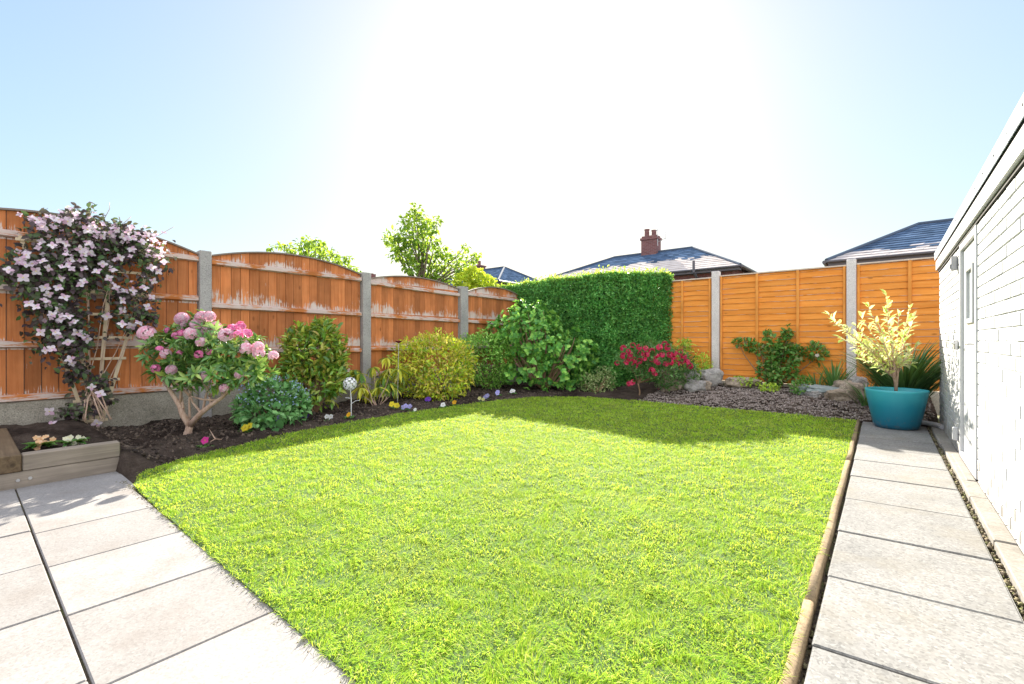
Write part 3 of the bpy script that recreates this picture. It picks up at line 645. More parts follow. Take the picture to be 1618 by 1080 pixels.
# ------------------------------------------------------------------ hedge
M['hedge'] = leafmat('privet_leaf', [(.02,.085,.02),(.045,.17,.035),(.07,.23,.05),(.16,.34,.09)], .30, .38, (.55,.60,.03), .4)
def hedge():
    t = empty('hedge', (-5.5, 9.2, 0), 'tall clipped dark green privet hedge with sunlit yellow-green top in the corner', 'hedge')
    x0, x1, yb, zt = -10.2, -3.46, 9.47, 2.42
    def yf(x): return 8.42+np.maximum(0, (-4.3-x))*.13+np.maximum(0, np.maximum(0, x+4.36)*1.22-.10*np.exp(-np.abs(x+4.3)*6))
    mb = MB(); xs = np.linspace(x0+.2, x1-.35, 24); b = 0
    for x in xs:
        y = float(yf(x))+.2; mb.v += [(x,y,0),(x,yb-.2,0),(x,yb-.2,zt-.18),(x,y,zt-.18)]
    for i in range(len(xs)-1):
        for q in range(4): mb.f.append([i*4+q, (i+1)*4+q, (i+1)*4+(q+1) % 4, i*4+(q+1) % 4]); mb.mi.append(0)
    e = (len(xs)-1)*4; mb.f += [[0,1,2,3], [e+3,e+2,e+1,e]]; mb.mi += [0, 0]
    mb.build('added_dark_core', M['hedge_core'], t)  # solid dark core, added so brightness behind doesn't show through the leaves
    Ps, Os = [], []
    def nz(p, s=2.2): return np.array([mnoise.noise((a*s, b*s, c*s)) for a, b, c in p])
    n = 52000; x = rng.uniform(-7.6, x1, n); z = rng.uniform(.02, zt, n); p = np.stack([x, yf(x), z], 1)
    dep = rng.random(n)**1.5*.22; p[:, 1] += dep-.05-.07*nz(p)-.03*(rng.random(n)); Ps.append(p); Os.append(np.tile([0, -1, .15], (n, 1)))
    n = 20000; x = rng.uniform(x0, x1, n); y = yf(x)+rng.random(n)*(yb-yf(x)); p = np.stack([x, y, np.full(n, zt)], 1)
    p[:, 2] += -rng.random(n)**1.5*.16+.06*nz(p)+.05*nz(p, 8)+(rng.random(n) < .05)*rng.random(n)*.13-.10*np.clip((x-(x1-.25))/.25, 0, 1)**2; Ps.append(p); Os.append(np.tile([0, -.1, 1.0], (n, 1)))
    n = 14000; x = rng.uniform(-4.35, x1, n); z = rng.uniform(.02, zt, n); p = np.stack([x, yf(x), z], 1); p[:, :2] += (.05*nz(p)+.03-.2*rng.random(n)**1.6)[:, None]*np.array([.77, -.63]); Ps.append(p); Os.append(np.tile([.77, -.63, .15], (n, 1)))
    P = np.concatenate(Ps); O = np.concatenate(Os); m = len(P)
    D = O*.5+rdir(m)*.8+np.array([0, 0, .35]); N = O*.7+rdir(m)*.6+np.array([0, 0, .3])
    V, T = inst(rhomb(.55, .12, .1), P, D, N, .052*(.6+.8*rng.random(m))); tmesh('foliage', V, T, M['hedge'], t)
    n = 1200; x = rng.uniform(x0, x1-.05, n); y = yf(x)+rng.random(n)**2*(yb-yf(x))+.02; hh = .04+.12*rng.random(n)**2.5; PP, DD = [], []
    zz = zt-.06+.06*nz(np.stack([x, y, np.full(n, zt)], 1)); lx, ly = rng.normal(size=n)*.25, rng.normal(size=n)*.25
    for k in range(7):
        f_ = k/6; PP.append(np.stack([x+lx*hh*f_, y+ly*hh*f_, zz+hh*f_*1.2], 1)); q = rdir(n); DD.append(q*np.array([1, 1, .3])+np.array([0, 0, .55]))
    P = np.concatenate(PP); D = np.concatenate(DD); m = len(P); V, T = inst(rhomb(.55, .12, .1), P, D, rdir(m)*.7+np.array([0, 0, .5]), .05*(.6+.7*rng.random(m)))
    tmesh('sunlit_new_growth', V, T, leafmat('privet_sunlit_growth', [(.10,.17,.02),(.16,.24,.03),(.22,.28,.04)], .45, .4, (.78,.84,.10), .5), t)  # new growth, coloured lighter to give the hedge its sunlit top edge
hedge()

# ------------------------------------------------------------------ trellis and clematis
tr = empty('trellis', (-6.82, .96, .1), 'pale wooden fan trellis leaning on the orange fence under clematis', 'trellis')
lo = [.905, .95, .99, 1.03]; hi = [.41, .76, 1.12, 1.49]; TX = -6.86
def stx(i, z): return lo[i]+(hi[i]-lo[i])*(z-.12)/1.98
for i in range(4):
    mb = MB(); a, b = stx(i, .12), stx(i, 2.12); w = .017
    mb.hexa([(TX,a-w,.12),(TX+.016,a-w,.12),(TX+.016,a+w,.12),(TX,a+w,.12),(TX,b-w,2.12),(TX+.016,b-w,2.12),(TX+.016,b+w,2.12),(TX,b+w,2.12)]); mb.build('stile', M['trellis'], tr)
for z in (.15, .38, .60, .84, 1.08, 1.34, 1.59, 1.84, 2.08):
    mb = MB(); mb.box(TX+.0165, TX+.031, stx(0, z)-.045, stx(3, z)+.045, z-.015, z+.015, .002); mb.build('rung', M['trellis'], tr)
CF = [(60,350),(75,345),(66,358),(118,340),(135,365),(150,368),(160,375),(170,372),(182,365),(192,375),(215,370),(228,372),(240,380),(250,395),(255,415),(250,405),(235,425),(238,445),(245,430),(225,455),(235,470),(40,405),(30,412),(50,418),(65,415),(75,425),(38,420),(12,428),(35,440),(55,430),(80,390),(102,387),(125,395),(130,403),(137,385),(140,400),(160,418),(170,440),(175,428),(187,408),(205,378),(150,430),(130,425),(105,420),(110,412),(95,440),(125,450),(130,445),(70,455),(75,465),(90,455),(55,485),(45,480),(75,480),(70,475),(100,470),(90,490),(80,497),(95,505),(105,500),(115,508),(120,525),(62,525),(85,525),(90,530),(105,540),(130,530),(137,535),(195,460),(205,460),(180,455),(190,475),(230,485),(192,490),(205,515),(215,510),(190,512),(165,500),(70,553),(80,550),(108,567),(112,573),(142,610),(155,620),(76,648),(80,668),(150,667),(90,350),(105,352),(200,368),(145,358),(220,385),(205,395)]
cl = empty('clematis', (-6.75, .98, .17), 'clematis with purple-green leaves and pale pink four-petalled flowers over the trellis', 'climber')
M['cl_leaf'] = leafmat('clematis_leaf', [(.028,.020,.024),(.05,.034,.040),(.04,.085,.025),(.07,.05,.055),(.035,.028,.026),(.075,.13,.04)], .25, .4, (.25,.28,.06), .3)
base = np.array([tuple(PX(u, v, -6.72)) for u, v in CF]); main = base[base[:, 2] > .5]
n = 2000; k = rng.integers(0, len(main), n); P = main[k]+rng.normal(size=(n, 3))*np.array([.06, .07, .065]); P[:, 0] = np.clip(P[:, 0]-.06, -6.93, -6.62)
ex = []
for u, v, s, c in [(90,390,.13,240),(150,400,.13,240),(215,395,.11,240),(60,420,.12,200),(120,440,.12,240),(195,470,.05,60),(222,492,.05,70),(85,480,.10,220),(115,500,.08,170),(100,530,.10,160),(125,545,.06,80),(125,580,.06,90),(130,350,.10,200),(190,375,.12,260),(20,432,.08,80),(40,442,.08,80),(235,500,.06,60),(130,645,.06,90),(165,630,.05,60),(105,650,.05,50),(112,595,.05,50),(135,665,.05,50),(160,600,.05,60)]:
    c0 = np.array(PX(u, v, -6.74)); ex.append(c0+rng.normal(size=(c, 3))*np.array([.05, s, s])*.8)
P = np.concatenate([P]+ex); P = P[P[:, 2] > .2]; P = P[P[:, 2] < 2.55]; m = len(P)
V, T = inst(leaf6(.62, .1, .2), P, rdir(m)*.8+np.array([.4, 0, -.35]), rdir(m)*.5+np.array([.8, 0, .5]), .062*(.6+.7*rng.random(m))); tmesh('foliage', V, T, M['cl_leaf'], cl)
mb = MB()
for q in range(9):
    b0 = Vector((-6.55+random.uniform(-.25, .1), .95+random.uniform(-.1, .15), .19)); e = Vector(main[random.randrange(len(main))]); e.x = -6.78
    mid = Vector((-6.80, .97+random.uniform(-.08, .12), .55)); pts = [b0, b0.lerp(mid, .5)+Vector((0, random.uniform(-.03, .03), .05)), mid]
    for t_ in (.35, .7, 1): pts.append(mid.lerp(e, t_)+Vector((random.uniform(-.01, .03), random.uniform(-.05, .05), random.uniform(-.04, .04))))
    mb.tube(pts, [.008, .007, .006, .005, .004, .003], 6)
for u, v, du, dv in [(165,345,8,-25),(185,360,22,-18),(250,372,25,-14),(108,345,-4,-18)]:
    a = PX(u, v, -6.75); b = PX(u+du, v+dv, -6.7); mb.tube([a, a.lerp(b, .5)+Vector((.02, .02, .02)), b], .003, 5)
mb.build('stem', M['stem_pale'], cl, True)
M['cl_petal'] = petalmat('pale_pink_petal', [(.70,.50,.64),(.78,.64,.74),(.84,.74,.80),(.68,.42,.58)])
M['stamen'] = plain('yellow_stamens', (.70,.60,.22), .7)
def flower_mesh(name, k, w, bend, mats, r=.12, cup=.15):
    parts = []; mi = []
    for i in range(k):
        a = 2*math.pi*i/k+random.uniform(-.12, .12); D = np.array([[math.cos(a), math.sin(a), cup]])
        V, T = inst(leaf6(w, .03, bend), np.zeros((1, 3)), D, np.array([[0, 0, 1.0]]), [1.0]); parts.append((V, T)); mi += [0]*len(T)
    tv = [(r*math.cos(2*math.pi*i/6), r*math.sin(2*math.pi*i/6), .06) for i in range(6)]+[(0, 0, .2)]
    parts.append((np.array(tv), np.array([(i, (i+1) % 6, 6) for i in range(6)]))); mi += [1]*6
    V, T = cat(parts); me = bpy.data.meshes.new(name)
    me.from_pydata(V.tolist(), [], T.tolist()); me.polygons.foreach_set('material_index', mi)
    for m_ in mats: me.materials.append(m_)
    return me
def put(name, me, p, s, face, parent, loc_parent=True):
    o = bpy.data.objects.new(name, me); col.objects.link(o)
    o.parent = parent; o.location = Vector(p)-parent.location; o.scale = (s, s, s)
    q = Vector(face).to_track_quat('Z', 'Y').to_euler(); o.rotation_euler = q; o.rotation_euler.rotate_axis('Z', random.uniform(0, 6.28)); return o
fm = [flower_mesh('flower', 4, w, b, (M['cl_petal'], M['stamen']), .13, c) for w, b, c in ((.82, .1, .1), (.78, .2, .25), (.85, .05, .0), (.75, .25, .45))]
for (x, y, z) in base:
    put('flower', random.choice(fm), (x+random.uniform(.06, .14), y, z), random.uniform(.040, .056), (1, random.uniform(-1.1, .6), random.uniform(-.5, 1.1)), cl)
topc = [(u, v) for u, v in CF if v < 415]; parts = []
for i in range(230):
    u, v = random.choice(topc) if i < 190 else random.choice(CF[:70]); c = PX(u+random.gauss(0, 13), v+random.gauss(0, 8), -6.74+random.uniform(-.05, .12))
    if c.z > 2.5: continue
    nv = nrm(np.array([[1, random.uniform(-1, .6), random.uniform(-.3, 1.4)]])); a_ = nrm(np.cross(nv, rng.normal(size=(1, 3)))); b_ = np.cross(nv, a_); cu = random.uniform(.1, .7)
    D = np.concatenate([a_*math.cos(q)+b_*math.sin(q)+nv*cu for q in (0, 1.57, 3.14, 4.71)]); parts.append(inst(leaf6(.8, .05, .15), np.tile(np.array(c), (4, 1)), D, np.tile(nv, (4, 1)), np.full(4, random.uniform(.022, .040))))
V, T = cat(parts); tag(tmesh('small_flowers', V, T, M['cl_petal'], cl), kind='stuff')

# ------------------------------------------------------------------ raised planter of sleepers with two primulas
pl = empty('planter', (-4.8, .5, 0), 'weathered timber sleeper planter edging the patio below the trellis', 'planter')
def beam(x0, x1, y0, y1, z0, z1, m):
    mb = MB(); mb.box(x0, x1, y0, y1, z0, z1, .006); return mb.build('sleeper', m, pl)
beam(-4.86, -4.76, .165, .835, -.03, .112, M['sleeper']); beam(-4.861, -4.757, .292, .828, .1145, .232, M['sleeper'])
o = beam(-6.3, -4.752, .160, .288, .1145, .236, M['sleeper_dark']); o['label'] = 'dark brown end-grain sleeper on top'
beam(-6.3, -4.865, .168, .285, -.03, .112, M['sleeper_dark'])
for y, z in ((.27,.055),(.33,.058)):
    mb = MB(); mb.tube([(-4.762, y, z), (-4.752, y, z)], .011, 8); mb.build('bolt_head', M['steel'], pl)
M['prim_leaf'] = leafmat('primula_leaf', [(.03,.09,.02),(.06,.15,.03)], .25)
def primula(u, v, cols, label):
    c = PX(u, v, -5.15); gz = bz(c.x, c.y); t = empty('primula', (c.x, c.y, gz), label, 'flower', 'primulas in the sleeper planter')
    n = 34; a = rng.uniform(0, 6.28, n); D = np.stack([np.cos(a), np.sin(a), .35+.5*rng.random(n)], 1)
    V, T = inst(leaf6(.5, .05, .35), np.tile([c.x, c.y, gz+.02], (n, 1)), D, np.tile([0, 0, 1.0], (n, 1)), .10*(.7+.5*rng.random(n))); tmesh('leaves', V, T, M['prim_leaf'], t)
    mt = petalmat('primula_petal', cols); f_ = flower_mesh('flower', 5, .95, .15, (mt, M['stamen']), .15, .25)
    for i in range(16): put('flower', f_, (c.x+random.uniform(-.03, .05), c.y+random.uniform(-.065, .065), c.z+random.uniform(-.045, .05)), random.uniform(.018, .025), (1, random.uniform(-.7, .1), random.uniform(.1, .9)), t)
primula(67, 697, [(.80,.36,.16),(.85,.50,.28),(.85,.62,.45)], 'orange and peach primula in the timber planter')
primula(116, 697, [(.80,.76,.50),(.82,.80,.66)], 'cream white primula in the timber planter')

# ------------------------------------------------------------------ rhododendron
M['rh_leaf'] = leafmat('rhododendron_leaf', [(.03,.085,.02),(.055,.14,.03),(.10,.20,.05),(.20,.26,.06)], .22, .28, (.5,.55,.08), .3, .6)
M['rh_petal'] = petalmat('pink_rhododendron_petal', [(.87,.33,.48),(.92,.51,.62),(.94,.69,.74),(.89,.43,.56)])
rb = G(296, 690); d = 4.95
rh = empty('rhododendron', (rb.x, rb.y, .0), 'rhododendron bush with big round pink flower heads and bare forked pale stems', 'shrub')
blobs = [bl(285,545,5.0,40,32,.9), bl(330,545,4.95,45,36,.9), bl(375,558,4.9,42,32,.9), bl(410,575,4.9,26,22,.9), bl(255,555,5.0,28,30,.9), bl(330,590,4.9,50,26,.9), bl(280,590,4.95,34,24,.9), bl(385,590,4.85,34,20,.9), bl(320,525,5.05,36,24,.9)]
P, D, N = whorl_points(blobs, 330, 8, .55, 1.03, .3); m = len(P); V, T = inst(leaf6(.30, .05, .25), P, D+rdir(m)*.25, N, .105*(.65+.6*rng.random(m))); tmesh('foliage', V, T, M['rh_leaf'], rh)
ends = [W(u, v, dd) for u, v, dd in [(278,620,5.0),(262,575,5.05),(300,570,4.95),(285,545,5.05),(245,560,5.0)]]
mb = MB(); fork = W(300, 672, 4.93)
mb.tube([rb-Vector((0, 0, .05)), W(297, 683, 4.93), fork], [.045, .04, .036], 10)
mb.tube([fork, W(289, 655, 4.95), W(284, 640, 4.98), W(268, 615, 5.0), W(255, 590, 5.0)], [.036, .03, .027, .02, .012], 9)
mb.tube([fork, W(318, 652, 4.9), W(333, 640, 4.88), W(352, 627, 4.87), W(372, 600, 4.85)], [.035, .028, .024, .018, .01], 9)
for a, b in [((268,615,5.0),(240,560,5.0)),((284,640,4.98),(290,590,5.0)),((290,645,4.95),(275,600,5.1)),((333,640,4.88),(318,600,4.95)),((320,650,4.9),(336,590,5.05)),((352,627,4.87),(345,590,4.9)),((352,627,4.87),(395,595,4.85)),((300,660,4.93),(305,600,5.05)),((345,632,4.88),(300,625,4.95)),((300,625,4.95),(272,600,5.0)),((318,652,4.9),(298,612,5.0)),((336,618,4.9),(376,575,4.9)),((305,600,5.05),(320,550,5.0)),((290,590,5),(275,550,5)),((336,590,5.05),(350,545,5.0)),((345,590,4.9),(385,560,4.9)),((330,625,4.9),(345,612,4.8))]:
    p, q = W(*a), W(*b); mb.tube([p, p.lerp(q, .5)+Vector((random.uniform(-.04, .04), random.uniform(-.04, .04), random.uniform(-.03, .03))), q], [.014, .011, .006], 6)
mb.build('stem', M['stem_pale'], rh, True)
def ball_bloom(name, n, mats, size, seed):
    r = np.random.default_rng(seed); q = nrm(r.normal(size=(n, 3))); q[:, 2] = np.abs(q[:, 2])*1.1-.25; q = nrm(q); parts = []
    for c in q:
        a = nrm(np.cross(c, r.normal(size=3))); b = np.cross(c, a); k = 5; ph = r.random()*6
        D = np.array([a*math.cos(ph+6.283*i/k)+b*math.sin(ph+6.283*i/k)+c*.35 for i in range(k)])
        parts.append(inst(leaf6(.95, .06, .25), np.tile(c*.72, (k, 1)), D, np.tile(c, (k, 1)), np.full(k, size*(.85+.3*r.random()))))
    V, T = cat(parts); me = bpy.data.meshes.new(name); me.from_pydata(V.tolist(), [], T.tolist())
    for m_ in mats: me.materials.append(m_)
    return me
bb = [ball_bloom('flower_head', 44, (M['rh_petal'],), .33, s_) for s_ in (1, 2, 3)]
M['rh_deep'] = petalmat('deep_pink_petal', [(.74,.12,.36),(.82,.26,.50),(.86,.42,.60)])
bd = [ball_bloom('flower_head', 14, (M['rh_deep'],), .5, s_) for s_ in (5, 6)]
for u, v, r_ in [(232,525,14),(288,502,12),(290,513,10),(313,512,13),(320,500,12),(331,498,10),(341,515,10),(330,520,12),(303,525,12),(318,538,9),(287,523,6),(278,528,6),(265,520,5),(358,528,13),(368,518,9),(380,513,8),(376,528,8),(390,525,8),(389,549,11),(408,546,10),(409,556,10),(432,560,9),(252,550,6),(262,557,9),(315,558,7),(331,554,5),(284,556,5),(246,580,7),(271,582,9),(325,593,8),(378,590,8),(354,611,8)]:
    dd = 4.72 if v > 520 else 4.9; p = W(u, v+2, dd); s_ = r_*dd/719
    put('flower_head', random.choice(bd if r_ <= 7 or 365 < u < 395 and v < 532 else bb), p, s_*1.1, (random.uniform(.1, .5), random.uniform(-.7, -.1), .9), rh)

# ------------------------------------------------------------------ border shrubs and plants
def shrub(name, base, label, catg, blobs, n, size, tpl, mat, stem=True, ns=9, r0=.014, stem_mat=None, part='foliage', grp=None, **kw):
    t = empty(name, (base.x, base.y, 0), label, catg, grp)
    foliage(part, t, mat, blobs, n, size, tpl, **kw)
    if stem:
        ends = []
        for i in range(ns):
            c, r = blobs[i % len(blobs)]; ends.append(Vector(c)+Vector((random.uniform(-.5, .5)*r[0], random.uniform(-.5, .5)*r[1], random.uniform(-.2, .5)*r[2])))
        branches('stem', t, stem_mat or M['stem'], (base.x, base.y, bz(base.x, base.y)-.03), ends, r0)
    return t
# brunnera with big grey-green leaves below and blue flowers above
b = G(425, 672); M['br_leaf'] = leafmat('brunnera_leaf', [(.05,.14,.045),(.085,.20,.06),(.15,.27,.11)], .2, .5, (.3,.5,.15), .3); M['br_blue'] = petalmat('forget_me_not_blue', [(.34,.46,.76),(.50,.62,.86)])
t = shrub('brunnera', b, 'leafy clump with grey-green leaves and tiny blue flowers beside rhododendron', 'plant', [bl(400,650,5.5,26,26), bl(430,635,5.6,38,36), bl(458,640,5.7,28,30), bl(425,655,5.4,38,22)], 1500, .075, leaf6(.6,.08,.25), M['br_leaf'], ns=8, r0=.006)
n = 22; P = np.array([tuple(W(u, v, 5.25)) for u, v in zip(rng.uniform(378, 445, n), rng.uniform(650, 676, n))]); V, T = inst(leaf6(.8,.05,.3), P, rdir(n)*.5+np.array([.3,-.4,-.6]), np.tile([.5,-.7,.6],(n,1))+rdir(n)*.2, .10+.03*rng.random(n)); tmesh('big_leaves', V, T, M['br_leaf'], t)
P, O = shell_points([bl(430,622,5.55,42,26), bl(462,630,5.65,24,26)], 430, .95, 1.15); P = P[P[:, 2] > W(430, 640, 5.5).z]; m = len(P); V, T = inst(rhomb(.9,.1,0), P, rdir(m), rdir(m)+np.array([.3,-.6,.5]), .024); tag(tmesh('flowers', V, T, M['br_blue'], t), kind='stuff')
# photinia
b = G(497, 657); M['ph_leaf'] = leafmat('photinia_leaf', [(.03,.09,.015),(.06,.15,.02),(.13,.24,.03),(.26,.20,.05),(.24,.35,.04),(.05,.13,.02)], .3, .28, (.65,.55,.04), .35, .6)
t = shrub('photinia', b, 'upright bushy photinia with glossy green and bronze leaves on one stem', 'shrub', [bl(497,560,6.5,46,42,.9), bl(480,545,6.5,32,32,.9), bl(513,545,6.55,30,34,.9), bl(500,605,6.4,46,34,.9), bl(472,590,6.4,30,34,.9), bl(528,590,6.5,24,34,.9), bl(510,520,6.5,13,16)], 3000, .10, leaf6(.38,.09,.2), M['ph_leaf'], ns=14, r0=.02, out=.6, up=.35, lo=.5)
# drooping leucothoe with yellowing leaves
b = G(597, 643); M['dr_leaf'] = leafmat('drooping_leaf', [(.06,.15,.04),(.10,.20,.04),(.42,.40,.04),(.60,.50,.05),(.14,.24,.06)], .35, .35, (.7,.6,.05), .3)
t = empty('drooping_shrub', (b.x, b.y, 0), 'sparse shrub with rosettes of drooping green and yellow leaves', 'shrub')
PP, DD, tips = [], [], []
for u, v in [(560,585),(553,598),(570,590),(575,605),(590,580),(600,598),(612,565),(609,592),(630,583),(634,592),(617,605),(598,612),(582,618),(615,582),(571,612),(545,592),(622,612)]:
    c = W(u, v, 7.3+random.uniform(-.15, .3)); tips.append(c); k = 22
    for i in range(k):
        a = 6.283*i/k+random.random(); PP.append(tuple(c)); DD.append((math.cos(a), math.sin(a), random.uniform(-1.5, .1)))
PP, DD = np.array(PP), np.array(DD); m = len(PP); V, T = inst(leaf6(.22,.04,.3), PP, DD, np.tile([0,0,1.0],(m,1))+rdir(m)*.2, .20*(.6+.6*rng.random(m))); tmesh('foliage', V, T, M['dr_leaf'], t)
branches('stem', t, M['stem_pale'], (b.x, b.y, bz(b.x, b.y)-.03), [Vector(q)-Vector((0, 0, .02)) for q in tips[::2]], .005, .003, .25)
# golden shrub
b = W(690, 622, 8.1); M['go_leaf'] = leafmat('golden_leaf', [(.10,.22,.025),(.28,.38,.025),(.46,.46,.03),(.50,.33,.10),(.18,.32,.03)], .35, .4, (.75,.62,.03), .35)
shrub('golden_shrub', b, 'rounded shrub with bright golden yellow and orange leaves', 'shrub', [bl(688,580,8.0,50,46), bl(655,572,8.05,36,40), bl(720,578,8.0,32,40), bl(690,560,8.2,44,36), bl(700,605,7.9,40,30), bl(660,600,7.95,32,28)], 5200, .068, leaf6(.42,.1,.2), M['go_leaf'], ns=14, lo=.6)
# clipped round bush
b = W(770, 612, 9.5); M['bx_leaf'] = leafmat('fresh_green_leaf', [(.06,.18,.03),(.12,.28,.04),(.20,.37,.07),(.28,.42,.11)], .28, .38, (.5,.65,.05), .3)
shrub('round_bush', b, 'small clipped round fresh green bush beside the golden shrub', 'shrub', [bl(768,568,9.5,40,42), bl(748,565,9.6,30,38), bl(790,572,9.45,24,36)], 5200, .055, rhomb(.5,.1,.1), M['bx_leaf'], ns=10, lo=.7)
# hydrangea
b = W(860, 614, 9.3); M['hy_leaf'] = leafmat('broad_fresh_leaf', [(.035,.13,.03),(.07,.20,.04),(.12,.28,.05),(.21,.37,.07)], .3, .42, (.45,.65,.06), .3)
hb = [bl(850,540,9.3,48,44), bl(822,525,9.5,36,36), bl(890,565,9.2,40,42), bl(852,505,9.5,34,24), bl(800,515,9.8,22,28), bl(832,580,9.1,42,30), bl(880,590,9.0,44,24), bl(905,545,9.3,24,24), bl(800,555,9.6,26,34), bl(785,530,9.8,20,24), bl(925,560,9.2,18,20), bl(820,490,9.7,16,14)]
t = empty('hydrangea', (b.x, b.y, 0), 'large spreading shrub with broad mid-green leaves before the hedge', 'shrub')
P, D, N = whorl_points(hb, 620, 7, .55, 1.05, .1); m = len(P); V, T = inst(leaf6(.72,.08,.22), P, D, N, .092*(.55+.7*rng.random(m))); tmesh('foliage', V, T, M['hy_leaf'], t)
branches('stem', t, M['stem'], (b.x, b.y, bz(b.x, b.y)-.03), [Vector(c)+Vector((random.uniform(-.6,.6)*r[0], random.uniform(-.6,.6)*r[0], .5*r[2])) for c, r in hb for _ in range(3)], .018, .005)
# small variegated cotoneaster
b = G(945, 622); M['va_leaf'] = leafmat('variegated_leaf', [(.08,.15,.04),(.18,.25,.09),(.34,.36,.18)], .3, .5, (.5,.5,.2), .3)
shrub('variegated_bush', b, 'low airy bush with small cream-edged leaves at the lawn edge', 'shrub', [bl(945,608,8.9,26,20), bl(928,606,9.0,16,18), bl(955,595,9.0,18,16)], 1300, .042, rhomb(.5,.1,.1), M['va_leaf'], lo=.4)
# azalea
b = G(1010, 629); M['az_leaf'] = leafmat('azalea_leaf', [(.03,.08,.025),(.06,.13,.04),(.10,.19,.06)], .25, .4); M['az_petal'] = petalmat('crimson_petal', [(.74,.025,.11),(.84,.06,.18),(.88,.15,.28)])
ab = [bl(998,568,8.3,24,20), bl(1035,562,8.3,30,22), bl(1072,574,8.3,24,20), bl(1050,588,8.2,30,16), bl(1085,590,8.4,20,16)]
t = empty('azalea', (b.x, b.y, 0), 'azalea covered in crimson red flowers on a thin bare stem', 'shrub')
foliage('foliage', t, M['az_leaf'], ab+[bl(1055,600,8.2,22,12), bl(1020,585,8.3,20,12)], 3800, .055, leaf6(.4,.08,.15), lo=.5)
mb = MB(); gz = bz(b.x, b.y); f0 = W(1008, 605, 8.3); p0 = Vector((b.x, b.y, gz-.04)); mb.tube([p0, W(1011, 618, 8.3), f0], [.018, .015, .013], 8)
for e in [(992,575,8.3),(1000,560,8.3),(1030,575,8.3),(1065,580,8.3),(1040,560,8.35),(1018,565,8.35),(1085,585,8.4)]:
    q = W(*e); mb.tube([f0, f0.lerp(q, .5)+Vector((random.uniform(-.05,.05), random.uniform(-.05,.05), .0)), q], [.011, .008, .005], 6)
mb.build('stem', M['stem'], t, True)
fz = [ball_bloom('flower', 5, (M['az_petal'],), .95, s_) for s_ in (11, 12, 13)]
for u, v in [(985,550),(993,555),(1000,545),(1010,548),(1020,550),(985,562),(995,566),(1003,568),(990,572),(975,573),(1012,558),(1022,560),(1030,555),(1037,562),(1042,548),(1050,543),(1055,548),(1035,570),(1040,572),(1030,568),(1046,560),(1058,560),(1065,558),(1075,556),(1080,562),(1072,568),(1085,572),(1090,578),(1052,575),(1060,572),(1030,585),(1035,590),(1003,577),(1010,570),(995,605),(1000,603),(1075,575),(996,560),(1018,566),(1064,565)]:
    put('flower', random.choice(fz), W(u, v, 8.02), random.uniform(.040, .056), (.2, -.8, .6), t)
p = G(1042, 619, .06); o = link('fallen_bloom', fz[0].copy(), []); o.location = p; o.scale = (.055,)*3
tag(o, 'single crimson bloom lying on the ground below the azalea', 'flower')
# little yellow-green bush by the pale post and another sprig by the hedge
b = W(1110, 598, 8.75); M['yg_leaf'] = leafmat('yellow_green_leaf', [(.12,.24,.03),(.24,.36,.04),(.36,.42,.06)], .35, .4, (.6,.65,.05), .35)
shrub('small_bush', b, 'small upright yellow-green bush in front of the pale post', 'shrub', [bl(1108,578,8.75,14,22), bl(1098,588,8.75,16,14), bl(1116,588,8.7,12,14)], 900, .05, rhomb(.5,.1,.1), M['yg_leaf'], lo=.4)
b = W(1082, 596, 8.95); shrub('small_bush', b, 'yellowish sprig growing between hedge and red azalea', 'shrub', [bl(1078,552,8.95,14,16), bl(1086,545,9.0,10,10), bl(1072,572,8.9,14,18)], 500, .06, leaf6(.5,.08,.15), M['yg_leaf'], lo=.4)
# climbing rose on the back fence
b = PY(1222, 608, 9.3); M['ro_leaf'] = leafmat('rose_leaf', [(.03,.09,.02),(.06,.16,.03),(.11,.24,.05),(.10,.09,.04)], .3, .35)
cb = [bl(1222,560,dY(1222,9.3),22,26,.5), bl(1240,548,dY(1240,9.36),20,26,.5), bl(1185,545,dY(1185,9.38),18,9,.5), bl(1165,540,dY(1165,9.38),12,6,.5), bl(1262,560,dY(1262,9.36),20,13,.5), bl(1290,556,dY(1290,9.38),26,13,.5), bl(1225,590,dY(1225,9.22),26,18,.5), bl(1245,525,dY(1245,9.38),9,10,.5), bl(1212,530,dY(1212,9.38),12,7,.5), bl(1205,585,dY(1205,9.22),14,16,.5), bl(1252,585,dY(1252,9.22),14,22,.5), bl(1200,552,dY(1200,9.38),14,8,.5)]
t = shrub('climbing_rose', b, 'sprawling climbing rose with dark green leaves against the golden fence', 'climber', cb, 1500, .075, leaf6(.6,.08,.2), M['ro_leaf'], ns=12, r0=.012, lo=.3)
p = PY(1291, 561, 9.25); put('flower', flower_mesh('flower', 5, .9, .2, (petalmat('blush_petal', [(.8,.66,.62),(.82,.74,.7)]), M['stamen'])), p, .035, (.2,-1,.3), t)
# low ground cover beneath the rose
b = PY(1190, 603, 9.1); shrub('ground_cover_plant', b, 'low trailing green plant at the foot of climbing rose', 'plant', [bl(1180,602,dY(1180,9.1),20,5), bl(1215,612,dY(1215,8.9),16,6), bl(1165,600,dY(1165,9.22),10,5)], 420, .05, leaf6(.6,.08,.2), M['yg_leaf'], stem=False, lo=.3)
b = PY(1263, 615, 8.8); shrub('ground_cover_plant', b, 'small dark leafy plant between mulch heap and slate stones', 'plant', [bl(1262,612,dY(1262,8.8),12,9), bl(1270,603,dY(1270,8.9),10,8)], 300, .05, leaf6(.5,.08,.2), M['ro_leaf'], stem=False, lo=.3)
